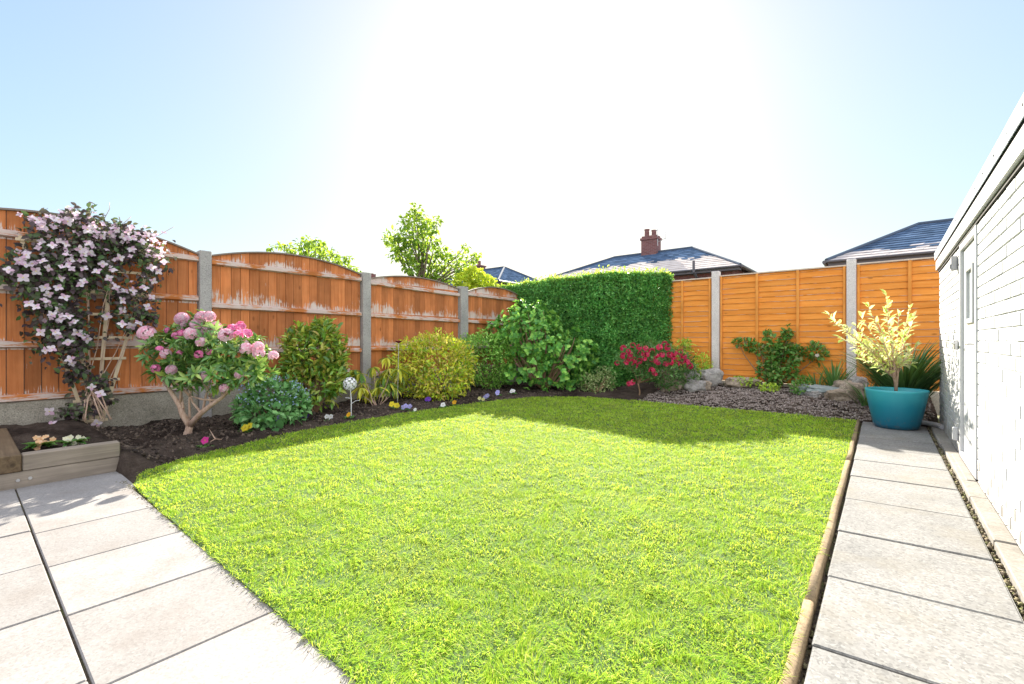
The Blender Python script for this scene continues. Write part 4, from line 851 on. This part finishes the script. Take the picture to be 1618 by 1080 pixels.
# strappy plants
def strappy(name, base, n, L, label, mat, spread=.5, w=.05, bend=.5):
    t = empty(name, (base.x, base.y, 0), label, 'plant'); gz = bz(base.x, base.y)
    a = rng.uniform(0, 6.28, n); l_ = spread*rng.random(n)**.7; P = np.stack([base.x+np.cos(a)*.10*rng.random(n), base.y+np.sin(a)*.10*rng.random(n), np.full(n, gz-.01)], 1)
    D = np.stack([np.cos(a)*l_, np.sin(a)*l_, np.ones(n)], 1); N = np.stack([-np.cos(a), -np.sin(a), np.full(n, .3)], 1)*-1
    V, T = inst(strap(w, bend), P, D, np.stack([-np.cos(a)*1.0, -np.sin(a), np.full(n, .4)], 1), L*(.6+.5*rng.random(n))); tmesh('leaves', V, T, mat, t); return t
M['iris'] = leafmat('iris_leaf', [(.035,.10,.03),(.06,.15,.04),(.12,.22,.07)], .25, .35); M['dstrap'] = leafmat('dark_strap_leaf', [(.02,.06,.022),(.035,.09,.03),(.06,.13,.05)], .2, .35)
strappy('iris_clump', PY(1318, 611, 9.15), 70, .60, 'upright iris clump with green sword leaves beside pale post', M['iris'], .55, .045, .25)
strappy('iris_clump', PY(1290, 610, 9.2), 30, .52, 'thin loose iris clump with leaves leaning left below the climbing rose', M['iris'], .7, .045, .35)
strappy('crocosmia_clump', Vector((.20, 7.95, 0)), 420, 1.15, 'dense dark green strappy clump behind the blue pot by white wall', M['dstrap'], .45, .032, .4)
strappy('crocosmia_clump', Vector((-.22, 8.35, 0)), 45, .55, 'shorter dark strappy tuft left of the blue pot', M['dstrap'], .75, .05, .45)
strappy('grass_tuft', PY(1150, 606, 9.2), 24, .18, 'tiny green tuft at the fence foot by the rocks', M['iris'], .6, .07, .3)

# ------------------------------------------------------------------ bedding flowers along the border
M['pansy_leaf'] = leafmat('pansy_leaf', [(.035,.10,.025),(.07,.16,.04)], .25)
PC = {'yellow': [(.82,.60,.02),(.85,.70,.06)], 'orange': [(.80,.36,.01),(.84,.48,.03)], 'violet': [(.10,.03,.36),(.20,.07,.50)], 'lilac': [(.36,.34,.74),(.50,.48,.80)], 'white': [(.78,.78,.80),(.84,.84,.84)], 'magenta': [(.55,.02,.22),(.70,.06,.34)], 'lemon': [(.72,.70,.22),(.78,.76,.4)]}
PM = {k: petalmat(k+'_pansy_petal', v) for k, v in PC.items()}; M['face'] = plain('pansy_centre', (.45,.30,.04), .7)
for u, v, c, k, s_, lab in [(324,703,'magenta',1,.052,'magenta pansy with white rim near the rhododendron stem'),(389,683,'yellow',2,.06,'large yellow pansy below the big grey-green leaves'),(441,672,'lilac',2,.05,'pale blue pansy tucked under the grey-green leafy clump'),(480,664,'violet',5,.045,'deep violet pansies at foot of the photinia'),(518,663,'white',3,.045,'white pansies between photinia and wire stake'),(551,659,'orange',1,.05,'small orange pansy at the foot of the wire stake'),(625,646,'yellow',2,.062,'tall golden yellow pansy by the thin metal rod'),(643,645,'lilac',4,.05,'lilac blue pansies beside the golden yellow pansy'),(656,648,'white',1,.035,'tiny white flower right of the lilac pansies'),(675,634,'violet',3,.05,'dark violet pansies in the shade of golden shrub'),(700,640,'white',1,.06,'single white pansy below the golden shrub'),(718,637,'orange',1,.055,'orange pansy right of the white pansy under the golden shrub'),(761,632,'lemon',3,.045,'pale lemon flowers at lawn edge below round bush'),(771,627,'lilac',2,.055,'lilac pansy left of another lilac pair below the round bush'),(788,624,'lilac',3,.055,'pair of lilac blue pansies below the broad-leaved shrub'),(811,622,'white',3,.045,'white flowers at the far end of the bedding row')]:
    g = G(u, v+4); gz = max(0, bz(g.x, g.y)); t = empty('pansy', (g.x, g.y, gz), lab, 'flower', 'bedding flowers along the curved border')
    n = 26; a = rng.uniform(0, 6.28, n); D = np.stack([np.cos(a), np.sin(a), .3+.6*rng.random(n)], 1); V, T = inst(leaf6(.5,.05,.25), np.stack([g.x+rng.normal(size=n)*.03, g.y+rng.normal(size=n)*.03, np.full(n, gz+.005)], 1), D, np.tile([0,0,1.0],(n,1)), .045*(.6+.6*rng.random(n))); tmesh('leaves', V, T, M['pansy_leaf'], t)
    fmsh = flower_mesh('flower', 5, 1.1, .15, (PM[c], M['face']), .16, .2); cz = max(1.05-(v-537)*g.xy.length*0+0, 0)
    top = W(u, v, 719*1.05/(v+4-537)); mb = MB()
    for i in range(k):
        p = Vector((top.x+(random.uniform(-.05,.05) if k > 1 else 0), top.y+(random.uniform(-.05,.05) if k > 1 else 0), gz+.055+random.uniform(-.012,.02)))
        put('flower', fmsh, p, s_*.78, (.45+random.uniform(-.3,.3), -.7, .45), t); mb.tube([(g.x, g.y, gz), (p.x, p.y+.01, p.z-.005)], .0022, 5)
    mb.build('stem', M['pansy_leaf'], t)
# wire stake with a white filigree ball; rod with dark red cup
g = G(555, 661); M['white_metal'] = plain('white_metal', (.78,.78,.82), .4); gz = bz(g.x, g.y)
t = empty('garden_stake', (g.x, g.y, gz), 'white metal garden stake topped with a flower-pattern ball', 'garden ornament')
dd = 719*1.05/(661-537); c = W(553, 606, dd); mb = MB(); mb.tube([(g.x, g.y, gz-.05), W(555, 630, dd), (c.x, c.y, c.z-.03)], .006, 8); mb.tube([W(556, 637, dd), W(562, 633, dd), W(568, 632, dd-.05)], .004, 6); mb.tube([W(555, 629, dd), W(546, 628, dd)], .004, 6); mb.build('rod', M['white_metal'], t)
n = 46; q = nrm(np.stack([np.cos(np.arange(n)*2.39996)*np.sqrt(1-(1-2*(np.arange(n)+.5)/n)**2), np.sin(np.arange(n)*2.39996)*np.sqrt(1-(1-2*(np.arange(n)+.5)/n)**2), 1-2*(np.arange(n)+.5)/n], 1)); parts = []
for v_ in q:
    a = nrm(np.cross(v_, rng.normal(size=3))); b_ = np.cross(v_, a); D = np.array([a*math.cos(6.283*i/5)+b_*math.sin(6.283*i/5) for i in range(5)]); parts.append(inst(leaf6(.7,.02,.1), np.tile(np.array(c)+v_*.088, (5, 1)), D, np.tile(v_, (5, 1)), np.full(5, .024)))
V, T = cat(parts); tmesh('ball', V, T, M['white_metal'], t)
mb = MB()
for v_ in q[::2]: mb.tube([c, Vector(c)+Vector(v_)*.086], .002, 4)
mb.build('spokes', M['white_metal'], t)
g = G(628, 641); gz = bz(g.x, g.y); dd = 719*1.05/(641-537); t = empty('garden_stake', (g.x, g.y, gz), 'thin grey rod with dark red cup beside the golden shrub', 'garden ornament')
c = W(630, 541, dd); mb = MB(); mb.tube([(g.x, g.y, gz-.05), c], .006, 8); mb.build('rod', M['steel'], t)
mb = MB(); mb.lathe(c, [(.008,-.01),(.03,0),(.055,.022),(.06,.03),(.05,.024),(.02,.008)], 18, True); mb.build('cup', plain('dark_red_glass', (.16,.015,.03), .2), t, True)
# twig on the border
mb = MB(); a = G(350, 694, .03); mb.tube([a, G(340, 693, .05), W(331, 678, 4.85)], [.005, .006, .003], 6); mb.tube([G(340, 693, .05), G(330, 699, .02)], .004, 6)
tag(mb.build('twig', M['stem_pale'], None, True), 'forked dry twig sticking up from soil near the magenta pansy', 'twig')

# ------------------------------------------------------------------ rocks
def rock(u, v, d, ru, rv, m, label, flat=1.0, seed=0):
    bm = bmesh.new(); bmesh.ops.create_icosphere(bm, subdivisions=4, radius=1); k = d/719; c = W(u, v, d)+Vector((0, 0, rv*k*.35+.015)); s_ = Vector((ru*k, ru*k*.8, rv*k))
    for p in bm.verts:
        q = p.co.copy(); e = .62; q = Vector([math.copysign(abs(w)**e, w) for w in q]); q *= 1+.26*mnoise.noise(q*1.3+Vector((seed*7, 3, seed)))+.12*mnoise.noise(q*3.0+Vector((seed, 1, 2)))+.05*mnoise.noise(q*8+Vector((seed, 1, 2)))
        p.co = Vector((q.x*s_.x, q.y*s_.y, q.z*s_.z))
    me = bpy.data.meshes.new('rock'); bm.to_mesh(me); bm.free()
    o = link('rock', me, m); o.location = c; o.rotation_euler = (random.uniform(-.1,.1), random.uniform(-.12,.12)*flat, random.uniform(0, 1.0)); return tag(o, label, 'rock', 'rocks along the back border')
for i, (u, v, d, ru, rv, m, lab) in enumerate([(1062,612,8.6,18,15,'stone','broad tan rock below the red azalea'),(1090,606,8.6,12,10,'stone_grey','square grey-brown rock upright beside the tan azalea rock'),(1098,619,8.4,14,8,'stone_grey','low pale rock below the square grey-brown one'),(1122,606,8.7,15,11,'stone_grey','slanted grey rock at the foot of the first pale post'),(1112,618,8.5,10,7,'stone','small tan rock between the low pale rock and the mulch'),(1172,610,dY(1172,9.2),22,7,'stone','long low brown rock half buried behind the mulch heap'),(1324,633,dY(1324,8.62),15,9,'stone','tan block rock at the right end of mulch'),(1303,621,dY(1303,8.8),21,5,'stone_slate','flat green-grey slate slab lying on top of rocks'),(1345,627,dY(1345,8.72),13,12,'stone','dark brown slanted rock nearest the blue pot'),(1294,630,dY(1294,8.75),15,7,'stone_grey','grey rock under the flat slate slab'),(1272,622,dY(1272,8.85),8,8,'stone_slate','small blue-grey rock left of the flat slate slab'),(1334,617,dY(1334,9.0),14,8,'stone','brown rock behind the tan block near iris'),(1355,612,dY(1355,9.15),12,9,'stone_grey','grey rock at the foot of second pale post')]):
    rock(u, v-(4 if i < 5 else 1), d-(.1 if i < 5 else 0), ru*1.12, rv*1.25, M[m], lab, seed=i)

# ------------------------------------------------------------------ blue pot and its shrub
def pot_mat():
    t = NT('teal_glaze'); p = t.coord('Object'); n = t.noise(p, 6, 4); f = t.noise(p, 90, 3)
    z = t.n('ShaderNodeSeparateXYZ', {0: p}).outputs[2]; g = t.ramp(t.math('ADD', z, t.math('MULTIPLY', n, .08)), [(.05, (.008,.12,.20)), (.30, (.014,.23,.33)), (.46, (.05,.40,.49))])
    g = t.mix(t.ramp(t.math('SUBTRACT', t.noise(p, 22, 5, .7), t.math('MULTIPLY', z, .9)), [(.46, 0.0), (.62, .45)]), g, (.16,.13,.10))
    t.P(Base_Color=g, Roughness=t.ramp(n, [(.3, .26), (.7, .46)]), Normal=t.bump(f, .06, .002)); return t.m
pc = Vector((.095, 7.16, 0)); pz = .003
mb = MB(); prof = [(.190,0),(.206,.004),(.222,.05),(.250,.18),(.280,.34),(.295,.43),(.300,.452),(.294,.458),(.284,.452),(.277,.43),(.262,.37)]
mb.lathe((0, 0, 0), prof, 56); mb.f.append([k for k in range(56)][::-1]); mb.mi.append(0)
mb.m = 1; b_ = len(mb.v); mb.v.append((0, 0, .392)); e = b_-56
for k in range(56): mb.f.append([e+k, e+(k+1) % 56, b_]); mb.mi.append(1)
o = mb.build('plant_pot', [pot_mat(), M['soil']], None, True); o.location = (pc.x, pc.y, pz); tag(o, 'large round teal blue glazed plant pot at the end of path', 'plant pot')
t = empty('potted_shrub', (pc.x, pc.y, .39), 'open shrub with cream-yellow sunlit leaves growing in the blue pot', 'shrub')
M['po_leaf'] = leafmat('cream_yellow_leaf', [(.26,.36,.07),(.42,.46,.15),(.54,.54,.26),(.20,.32,.06)], .38, .4, (.8,.84,.40), .35)
tips = [(1400,468),(1372,485),(1437,487),(1310,498),(1318,510),(1335,520),(1360,500),(1352,515),(1420,500),(1443,505),(1400,495),(1388,510),(1345,540),(1372,545),(1330,535),(1450,545),(1435,560),(1410,530),(1395,540),(1365,570),(1420,575),(1385,580),(1440,575),(1355,560),(1405,560),(1428,530)]
st = Vector((pc.x, pc.y, .38)); mb = MB(); PP, DD = [], []
for u, v in tips:
    e = W(u, v, 5.42+random.uniform(-.22, .22)); h_ = st+Vector((random.uniform(-.02,.02), random.uniform(-.02,.02), .22+random.uniform(-.05,.1))); mid = h_.lerp(e, .5)+Vector((0, 0, .03)); mb.tube([st, h_, mid, e], [.013, .009, .006, .003], 6)
    L = (e-h_).length; k = int(6+L*13)
    for i in range(k):
        tt = .25+.75*i/k; q = mid.lerp(e, tt*2-1) if tt > .5 else h_.lerp(mid, tt*2); ax = (e-h_).normalized(); sd_ = ax.cross(Vector((random.uniform(-1,1), random.uniform(-1,1), .4))).normalized()*(1 if i % 2 else -1)
        PP.append(tuple(q)); DD.append(tuple(ax*.6+sd_*.8+Vector((0, 0, .25))))
    for j in range(3): PP.append(tuple(e)); DD.append(tuple(ax+Vector((random.uniform(-.5,.5), random.uniform(-.5,.5), random.uniform(0,.6)))))
mb.build('stem', M['stem_pale'], t, True); PP, DD = np.array(PP), np.array(DD); m = len(PP)
V, T = inst(leaf6(.42,.08,.2), PP, DD, np.tile([0,0,1.0],(m,1))+rdir(m)*.4, .10*(.55+.65*rng.random(m))); tmesh('foliage', V, T, M['po_leaf'], t)

# ------------------------------------------------------------------ trees beyond the fence
M['tr_leaf'] = leafmat('tree_leaf', [(.04,.10,.015),(.08,.17,.025),(.13,.24,.03),(.20,.30,.04)], .45, .4, (.65,.68,.04), .35)
def tree(base, spots, d, n_per, size, label, r0=.09):
    b = W(base[0], 537, d); t = empty('tree', (b.x, b.y, -.1), label, 'tree', 'trees beyond the orange fence')
    ends, parts = [], []
    for u, v, r in spots:
        dd = d+random.uniform(-.6, .6); c = W(u, v, dd); ends.append(c); k = int(n_per*(r/14.0)**2)+8; rr = r*dd/719
        q = rdir(k); P = np.array(c)+q*(rng.random((k, 1))**.5)*rr*np.array([1.05,1.05,.95]); parts.append(inst(leaf6(.6,.1,.3), P, q*.6+rdir(k)*.7+np.array([0,0,-.25]), rdir(k)*.6+np.array([0,0,.7]), size*(.6+.7*rng.random(k))))
    V, T = cat(parts); tmesh('crown', V, T, M['tr_leaf'], t)
    tp = W(base[0], base[1], d); mb = MB(); mb.tube([(b.x, b.y, -.15), (b.x+.03, b.y, 1.2), tp], [r0*1.25, r0, r0*.75], 10)
    for e in ends:
        m_ = tp.lerp(e, .55)+Vector((random.uniform(-.12,.12), random.uniform(-.12,.12), random.uniform(.0,.15))); mb.tube([tp, tp.lerp(m_, .5)+Vector((0,0,.05)), m_, e], [r0*.5, r0*.35, r0*.2, .008], 6)
    mb.build('trunk', M['bark'], t, True); return t
tree((665, 470), [(657,330,9),(648,338,8),(666,342,10),(640,352,11),(655,355,14),(672,355,11),(690,350,8),(684,362,9),(622,372,12),(612,380,8),(630,385,15),(645,375,15),(660,380,16),(676,378,13),(688,382,9),(626,400,13),(642,402,16),(660,402,17),(678,400,15),(696,398,11),(706,402,10),(650,420,14),(668,422,16),(686,420,15),(704,418,13),(720,412,11),(732,405,8),(735,390,6),(754,402,6),(750,410,7),(742,418,9),(728,424,11),(700,436,14),(716,438,12),(680,438,13),(735,434,9),(668,365,11)], 13.5, 85, .125, 'taller leafy tree with uneven crown rising beyond the fence')
tree((495, 470), [(442,388,5),(453,390,6),(462,396,6),(475,385,8),(487,382,9),(498,384,9),(508,390,9),(480,396,9),(492,398,11),(505,400,10),(518,402,9),(527,398,6),(540,410,7),(550,408,6),(545,420,8),(556,425,6),(530,412,9),(565,430,5),(455,402,8),(470,402,8),(426,391,3),(512,412,11),(495,412,12)], 13.0, 95, .115, 'lower sparse tree just showing over the second fence panel', .06)
M['lb_leaf'] = leafmat('lime_leaf', [(.16,.26,.02),(.28,.36,.03),(.40,.42,.05)], .45, .4, (.75,.75,.04), .35)
b = W(750, 455, 12.4); shrub('lime_bush', b, 'lime-yellow bush beyond the fence beside the hedge top', 'shrub', [bl(748,437,12.4,16,12), bl(735,445,12.4,18,10), bl(765,445,12.3,16,9)], 1500, .09, leaf6(.55,.1,.2), M['lb_leaf'], stem=True, ns=6, r0=.03)

# ------------------------------------------------------------------ houses beyond
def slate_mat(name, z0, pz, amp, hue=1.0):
    """blue-grey slates with blown-out sun glare painted as a ragged pale area near the eaves"""
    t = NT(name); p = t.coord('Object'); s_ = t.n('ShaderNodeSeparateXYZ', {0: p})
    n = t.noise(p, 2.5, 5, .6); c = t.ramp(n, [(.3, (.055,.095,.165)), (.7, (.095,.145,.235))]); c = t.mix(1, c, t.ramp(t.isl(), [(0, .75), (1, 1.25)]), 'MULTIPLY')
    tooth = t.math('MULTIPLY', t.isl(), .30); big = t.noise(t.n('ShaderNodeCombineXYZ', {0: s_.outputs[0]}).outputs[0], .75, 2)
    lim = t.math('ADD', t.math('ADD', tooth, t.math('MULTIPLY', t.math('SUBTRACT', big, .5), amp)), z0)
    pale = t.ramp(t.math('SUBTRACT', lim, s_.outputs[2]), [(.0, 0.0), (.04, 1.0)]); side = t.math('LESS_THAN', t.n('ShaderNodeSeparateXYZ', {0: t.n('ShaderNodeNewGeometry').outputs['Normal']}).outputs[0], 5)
    c = t.mix(t.math('MULTIPLY', pale, pz), c, t.ramp(n, [(.3, (.50,.45,.42)), (.7, (.66,.61,.58))]))  # sun glare on the roof, painted into the slate colour
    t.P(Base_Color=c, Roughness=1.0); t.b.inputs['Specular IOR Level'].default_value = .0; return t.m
def brick_mat(name, sc_=1.0):
    t = NT(name); p = t.coord('Object'); x = t.n('ShaderNodeSeparateXYZ', {0: p}); v = t.n('ShaderNodeCombineXYZ', {0: t.math('ADD', x.outputs[0], x.outputs[1]), 1: x.outputs[2]}).outputs[0]
    b_ = t.n('ShaderNodeTexBrick', {'Vector': v, 'Color1': (.15,.055,.055), 'Color2': (.22,.09,.085), 'Mortar': (.22,.18,.18), 'Scale': 1.0, 'Mortar Size': .006, 'Brick Width': .225, 'Row Height': .075})
    t.P(Base_Color=b_.outputs[0], Roughness=.9, Normal=t.bump(b_.outputs[1], -.4, .005)); return t.m
M['brick'] = brick_mat('red_brick'); M['ridge'] = plain('ridge_tile', (.07,.10,.15), .95); M['gutter'] = plain('dark_gutter', (.10,.10,.12), .5); M['pane'] = plain('blue_window_pane', (.40,.56,.66), .1, 0, .05)
def hip_house(x0, x1, y0, y1, ze, zr, hl, hr, label, mat, windows=(), chim=None):
    ox, oy = (x0+x1)/2, (y0+y1)/2; t = empty('house', (ox, oy, 0), label, 'house')
    mb = MB(); e = .35; mb.box(x0+e, x1-e, y0+e, y1-e, -.14, ze-.02)
    w = mb.build('wall', M['brick'], t)
    ry = oy; A = Vector((x0+hl, ry, zr)); B = Vector((x1-hr, ry, zr)); C = [Vector((x0, y0, ze)), Vector((x1, y0, ze)), Vector((x1, y1, ze)), Vector((x0, y1, ze))]
    mb = MB()
    def slope(a, b, c, d_):  # courses of slates from eaves a-b up to c(above b), d(above a)
        n = 13; nn = (b-a).cross(d_-a) if (d_-a).length > .01 else (b-a).cross(c-a); nn.normalize()
        if nn.z < 0: nn = -nn
        for i in range(n):
            t0, t1 = i/n, (i+1)/n; l0, r0 = a.lerp(d_, t0), b.lerp(c, t0); l1, r1 = a.lerp(d_, t1), b.lerp(c, t1); k = max(1, int((r0-l0).length/.3)); o0, o1 = nn*.03, nn*.008
            of = .5*(i % 2)/max(k, 1)
            for j in range(k):
                u0, u1 = j/k, (j+1)/k; jit = nn*random.uniform(0, .006)
                q = [l0.lerp(r0, u0)+o0+jit, l0.lerp(r0, u1)+o0+jit, l1.lerp(r1, u1)+o1+jit, l1.lerp(r1, u0)+o1+jit]; f0 = [l0.lerp(r0, u0), l0.lerp(r0, u1)]
                mb.add(q+f0, [(0, 1, 2, 3), (4, 5, 1, 0)])
    slope(C[0], C[1], B, A); slope(C[1], C[2], B, B); slope(C[2], C[3], A, B); slope(C[3], C[0], A, A)
    rf = mb.build('roof', mat, t)
    for o_ in (rf,): 
        pass
    mb = MB(); up = Vector((0, 0, .04))
    mb.tube([A+up, B+up], .07, 8); 
    for a, b_ in ((A, C[0]), (A, C[3]), (B, C[1]), (B, C[2])): mb.tube([a+up, b_+up], .06, 8)
    mb.build('ridge_tiles', M['ridge'], rf)
    mb = MB(); mb.tube([C[0]+Vector((0,-.06,-.02)), C[1]+Vector((0,-.06,-.02))], .045, 8); mb.tube([C[1]+Vector((.06,0,-.02)), C[2]+Vector((.06,0,-.02))], .06, 8); mb.tube([C[0]+Vector((-.06,0,-.02)), C[3]+Vector((-.06,0,-.02))], .06, 8); mb.box(x0+.05, x1-.05, y0+.02, y0+e+.01, ze-.16, ze-.025); mb.build('gutter', M['gutter'], t)
    for wx, ww, z0, z1 in windows:
        m = MB(); y = y0+e; f_ = .06; m.box(wx-ww/2, wx-ww/2+f_, y-.03, y+.03, z0, z1); m.box(wx+ww/2-f_, wx+ww/2, y-.03, y+.03, z0, z1); m.box(wx-ww/2+f_, wx+ww/2-f_, y-.031, y+.03, z0, z0+f_); m.box(wx-ww/2+f_, wx+ww/2-f_, y-.031, y+.03, z1-f_, z1); m.box(wx-.03, wx+.03, y-.029, y+.03, z0+f_, z1-f_)
        wf = m.build('window', M['upvc'], t); m = MB(); m.box(wx-ww/2+f_, wx+ww/2-f_, y-.012, y-.004, z0+f_, z1-f_); m.build('pane', M['pane'], wf)
    if chim:
        cx_, cw, zt = chim; m = MB(); z = zr-.5; m.box(cx_-cw/2, cx_+cw/2, ry-.32, ry+.32, z, zt-.28); m.box(cx_-cw/2-.05, cx_+cw/2+.05, ry-.37, ry+.37, zt-.279, zt-.15, .01); m.box(cx_-cw/2+.02, cx_+cw/2-.02, ry-.30, ry+.30, zt-.149, zt-.05); c = m.build('chimney', M['brick'], t)
        for k, h in ((-.27, .42), (.2, .32)):
            m = MB(); m.lathe((cx_+k*cw, ry, zt-.05), [(.13,0),(.12,h-.06),(.145,h-.05),(.145,h),(.11,h)], 14); m.build('chimney_pot', M['brick'], c)
    return t
h1 = hip_house(-15.4, -4.55, 20.1, 27.9, 4.08, 5.78, 3.3, 3.15, 'brick house with hipped slate roof and chimney beyond the hedge', slate_mat('slate_painted_glare', 4.80, .9, .6), [(-6.0,1.3,2.6,3.75), (-10,1.6,2.6,3.75)], (-9.9, .85, 6.75))
m_ = MB(); p = Vector((-6.1, 19.75, 0)); q = PY(1093, 436, 19.6); m_.tube([(q.x, 20.38, 3.3), (q.x, 20.38, 3.7), (q.x, 19.85, 3.95), (q.x, 19.85, 4.42)], .055, 10); m_.build('vent_pipe', M['gutter'], h1)
# TV aerial fixed on the chimney
m_ = MB(); x, y = -9.45, 23.8; m_.tube([(x, y, 6.1), (x, y, 7.0)], .018, 6); m_.tube([(x-.1, y-.1, 6.95), (x+.15, y+.1, 6.95)], .012, 5)
m_.tube([(x, y, 6.3), (x+.5, y-.1, 6.45)], .015, 6); m_.tube([(x+.5, y-.1, 6.2), (x+.45, y-.1, 6.75)], .014, 6)
for i in range(5): m_.tube([(x+.36+i*.06, y-.1, 6.68), (x+.36+i*.06, y-.1, 6.85)], .01, 4)
m_.build('aerial', M['steel'], h1)
hip_house(-1.5, 7.5, 18.0, 26.0, 3.62, 5.2, 2.4, 2.4, 'house with long blue-grey slate roof above the golden fence by garage', slate_mat('slate_painted_glare_eaves', 3.85, .75, .35), [(3, 1.4, 1.2, 2.5)], None)
# far house left of the hedge: only its roof end and chimney show
rA, rB = PY(763, 427, 24), PY(797, 425, 24)
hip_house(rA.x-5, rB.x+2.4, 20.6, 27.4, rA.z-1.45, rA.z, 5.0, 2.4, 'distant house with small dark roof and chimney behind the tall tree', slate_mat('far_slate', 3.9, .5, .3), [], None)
m_ = MB(); c = PY(757, 423, 24); m_.box(c.x-.32, c.x+.34, c.y-.3, c.y+.3, 3.9, c.z+.05); m_.box(c.x-.38, c.x+.40, c.y-.36, c.y+.36, c.z+.051, c.z+.15); m_.tube([(c.x, c.y, c.z+.15), (c.x, c.y, c.z+.5)], .13, 10)
o = m_.build('chimney', M['brick'], [q for q in col.objects if q.name.startswith('house')][-1])
# chimney of a house hidden behind the fence
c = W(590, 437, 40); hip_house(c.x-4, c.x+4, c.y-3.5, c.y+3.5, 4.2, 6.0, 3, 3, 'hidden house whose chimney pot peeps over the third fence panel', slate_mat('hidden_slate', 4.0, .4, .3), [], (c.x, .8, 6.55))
print('objects', len(col.objects))
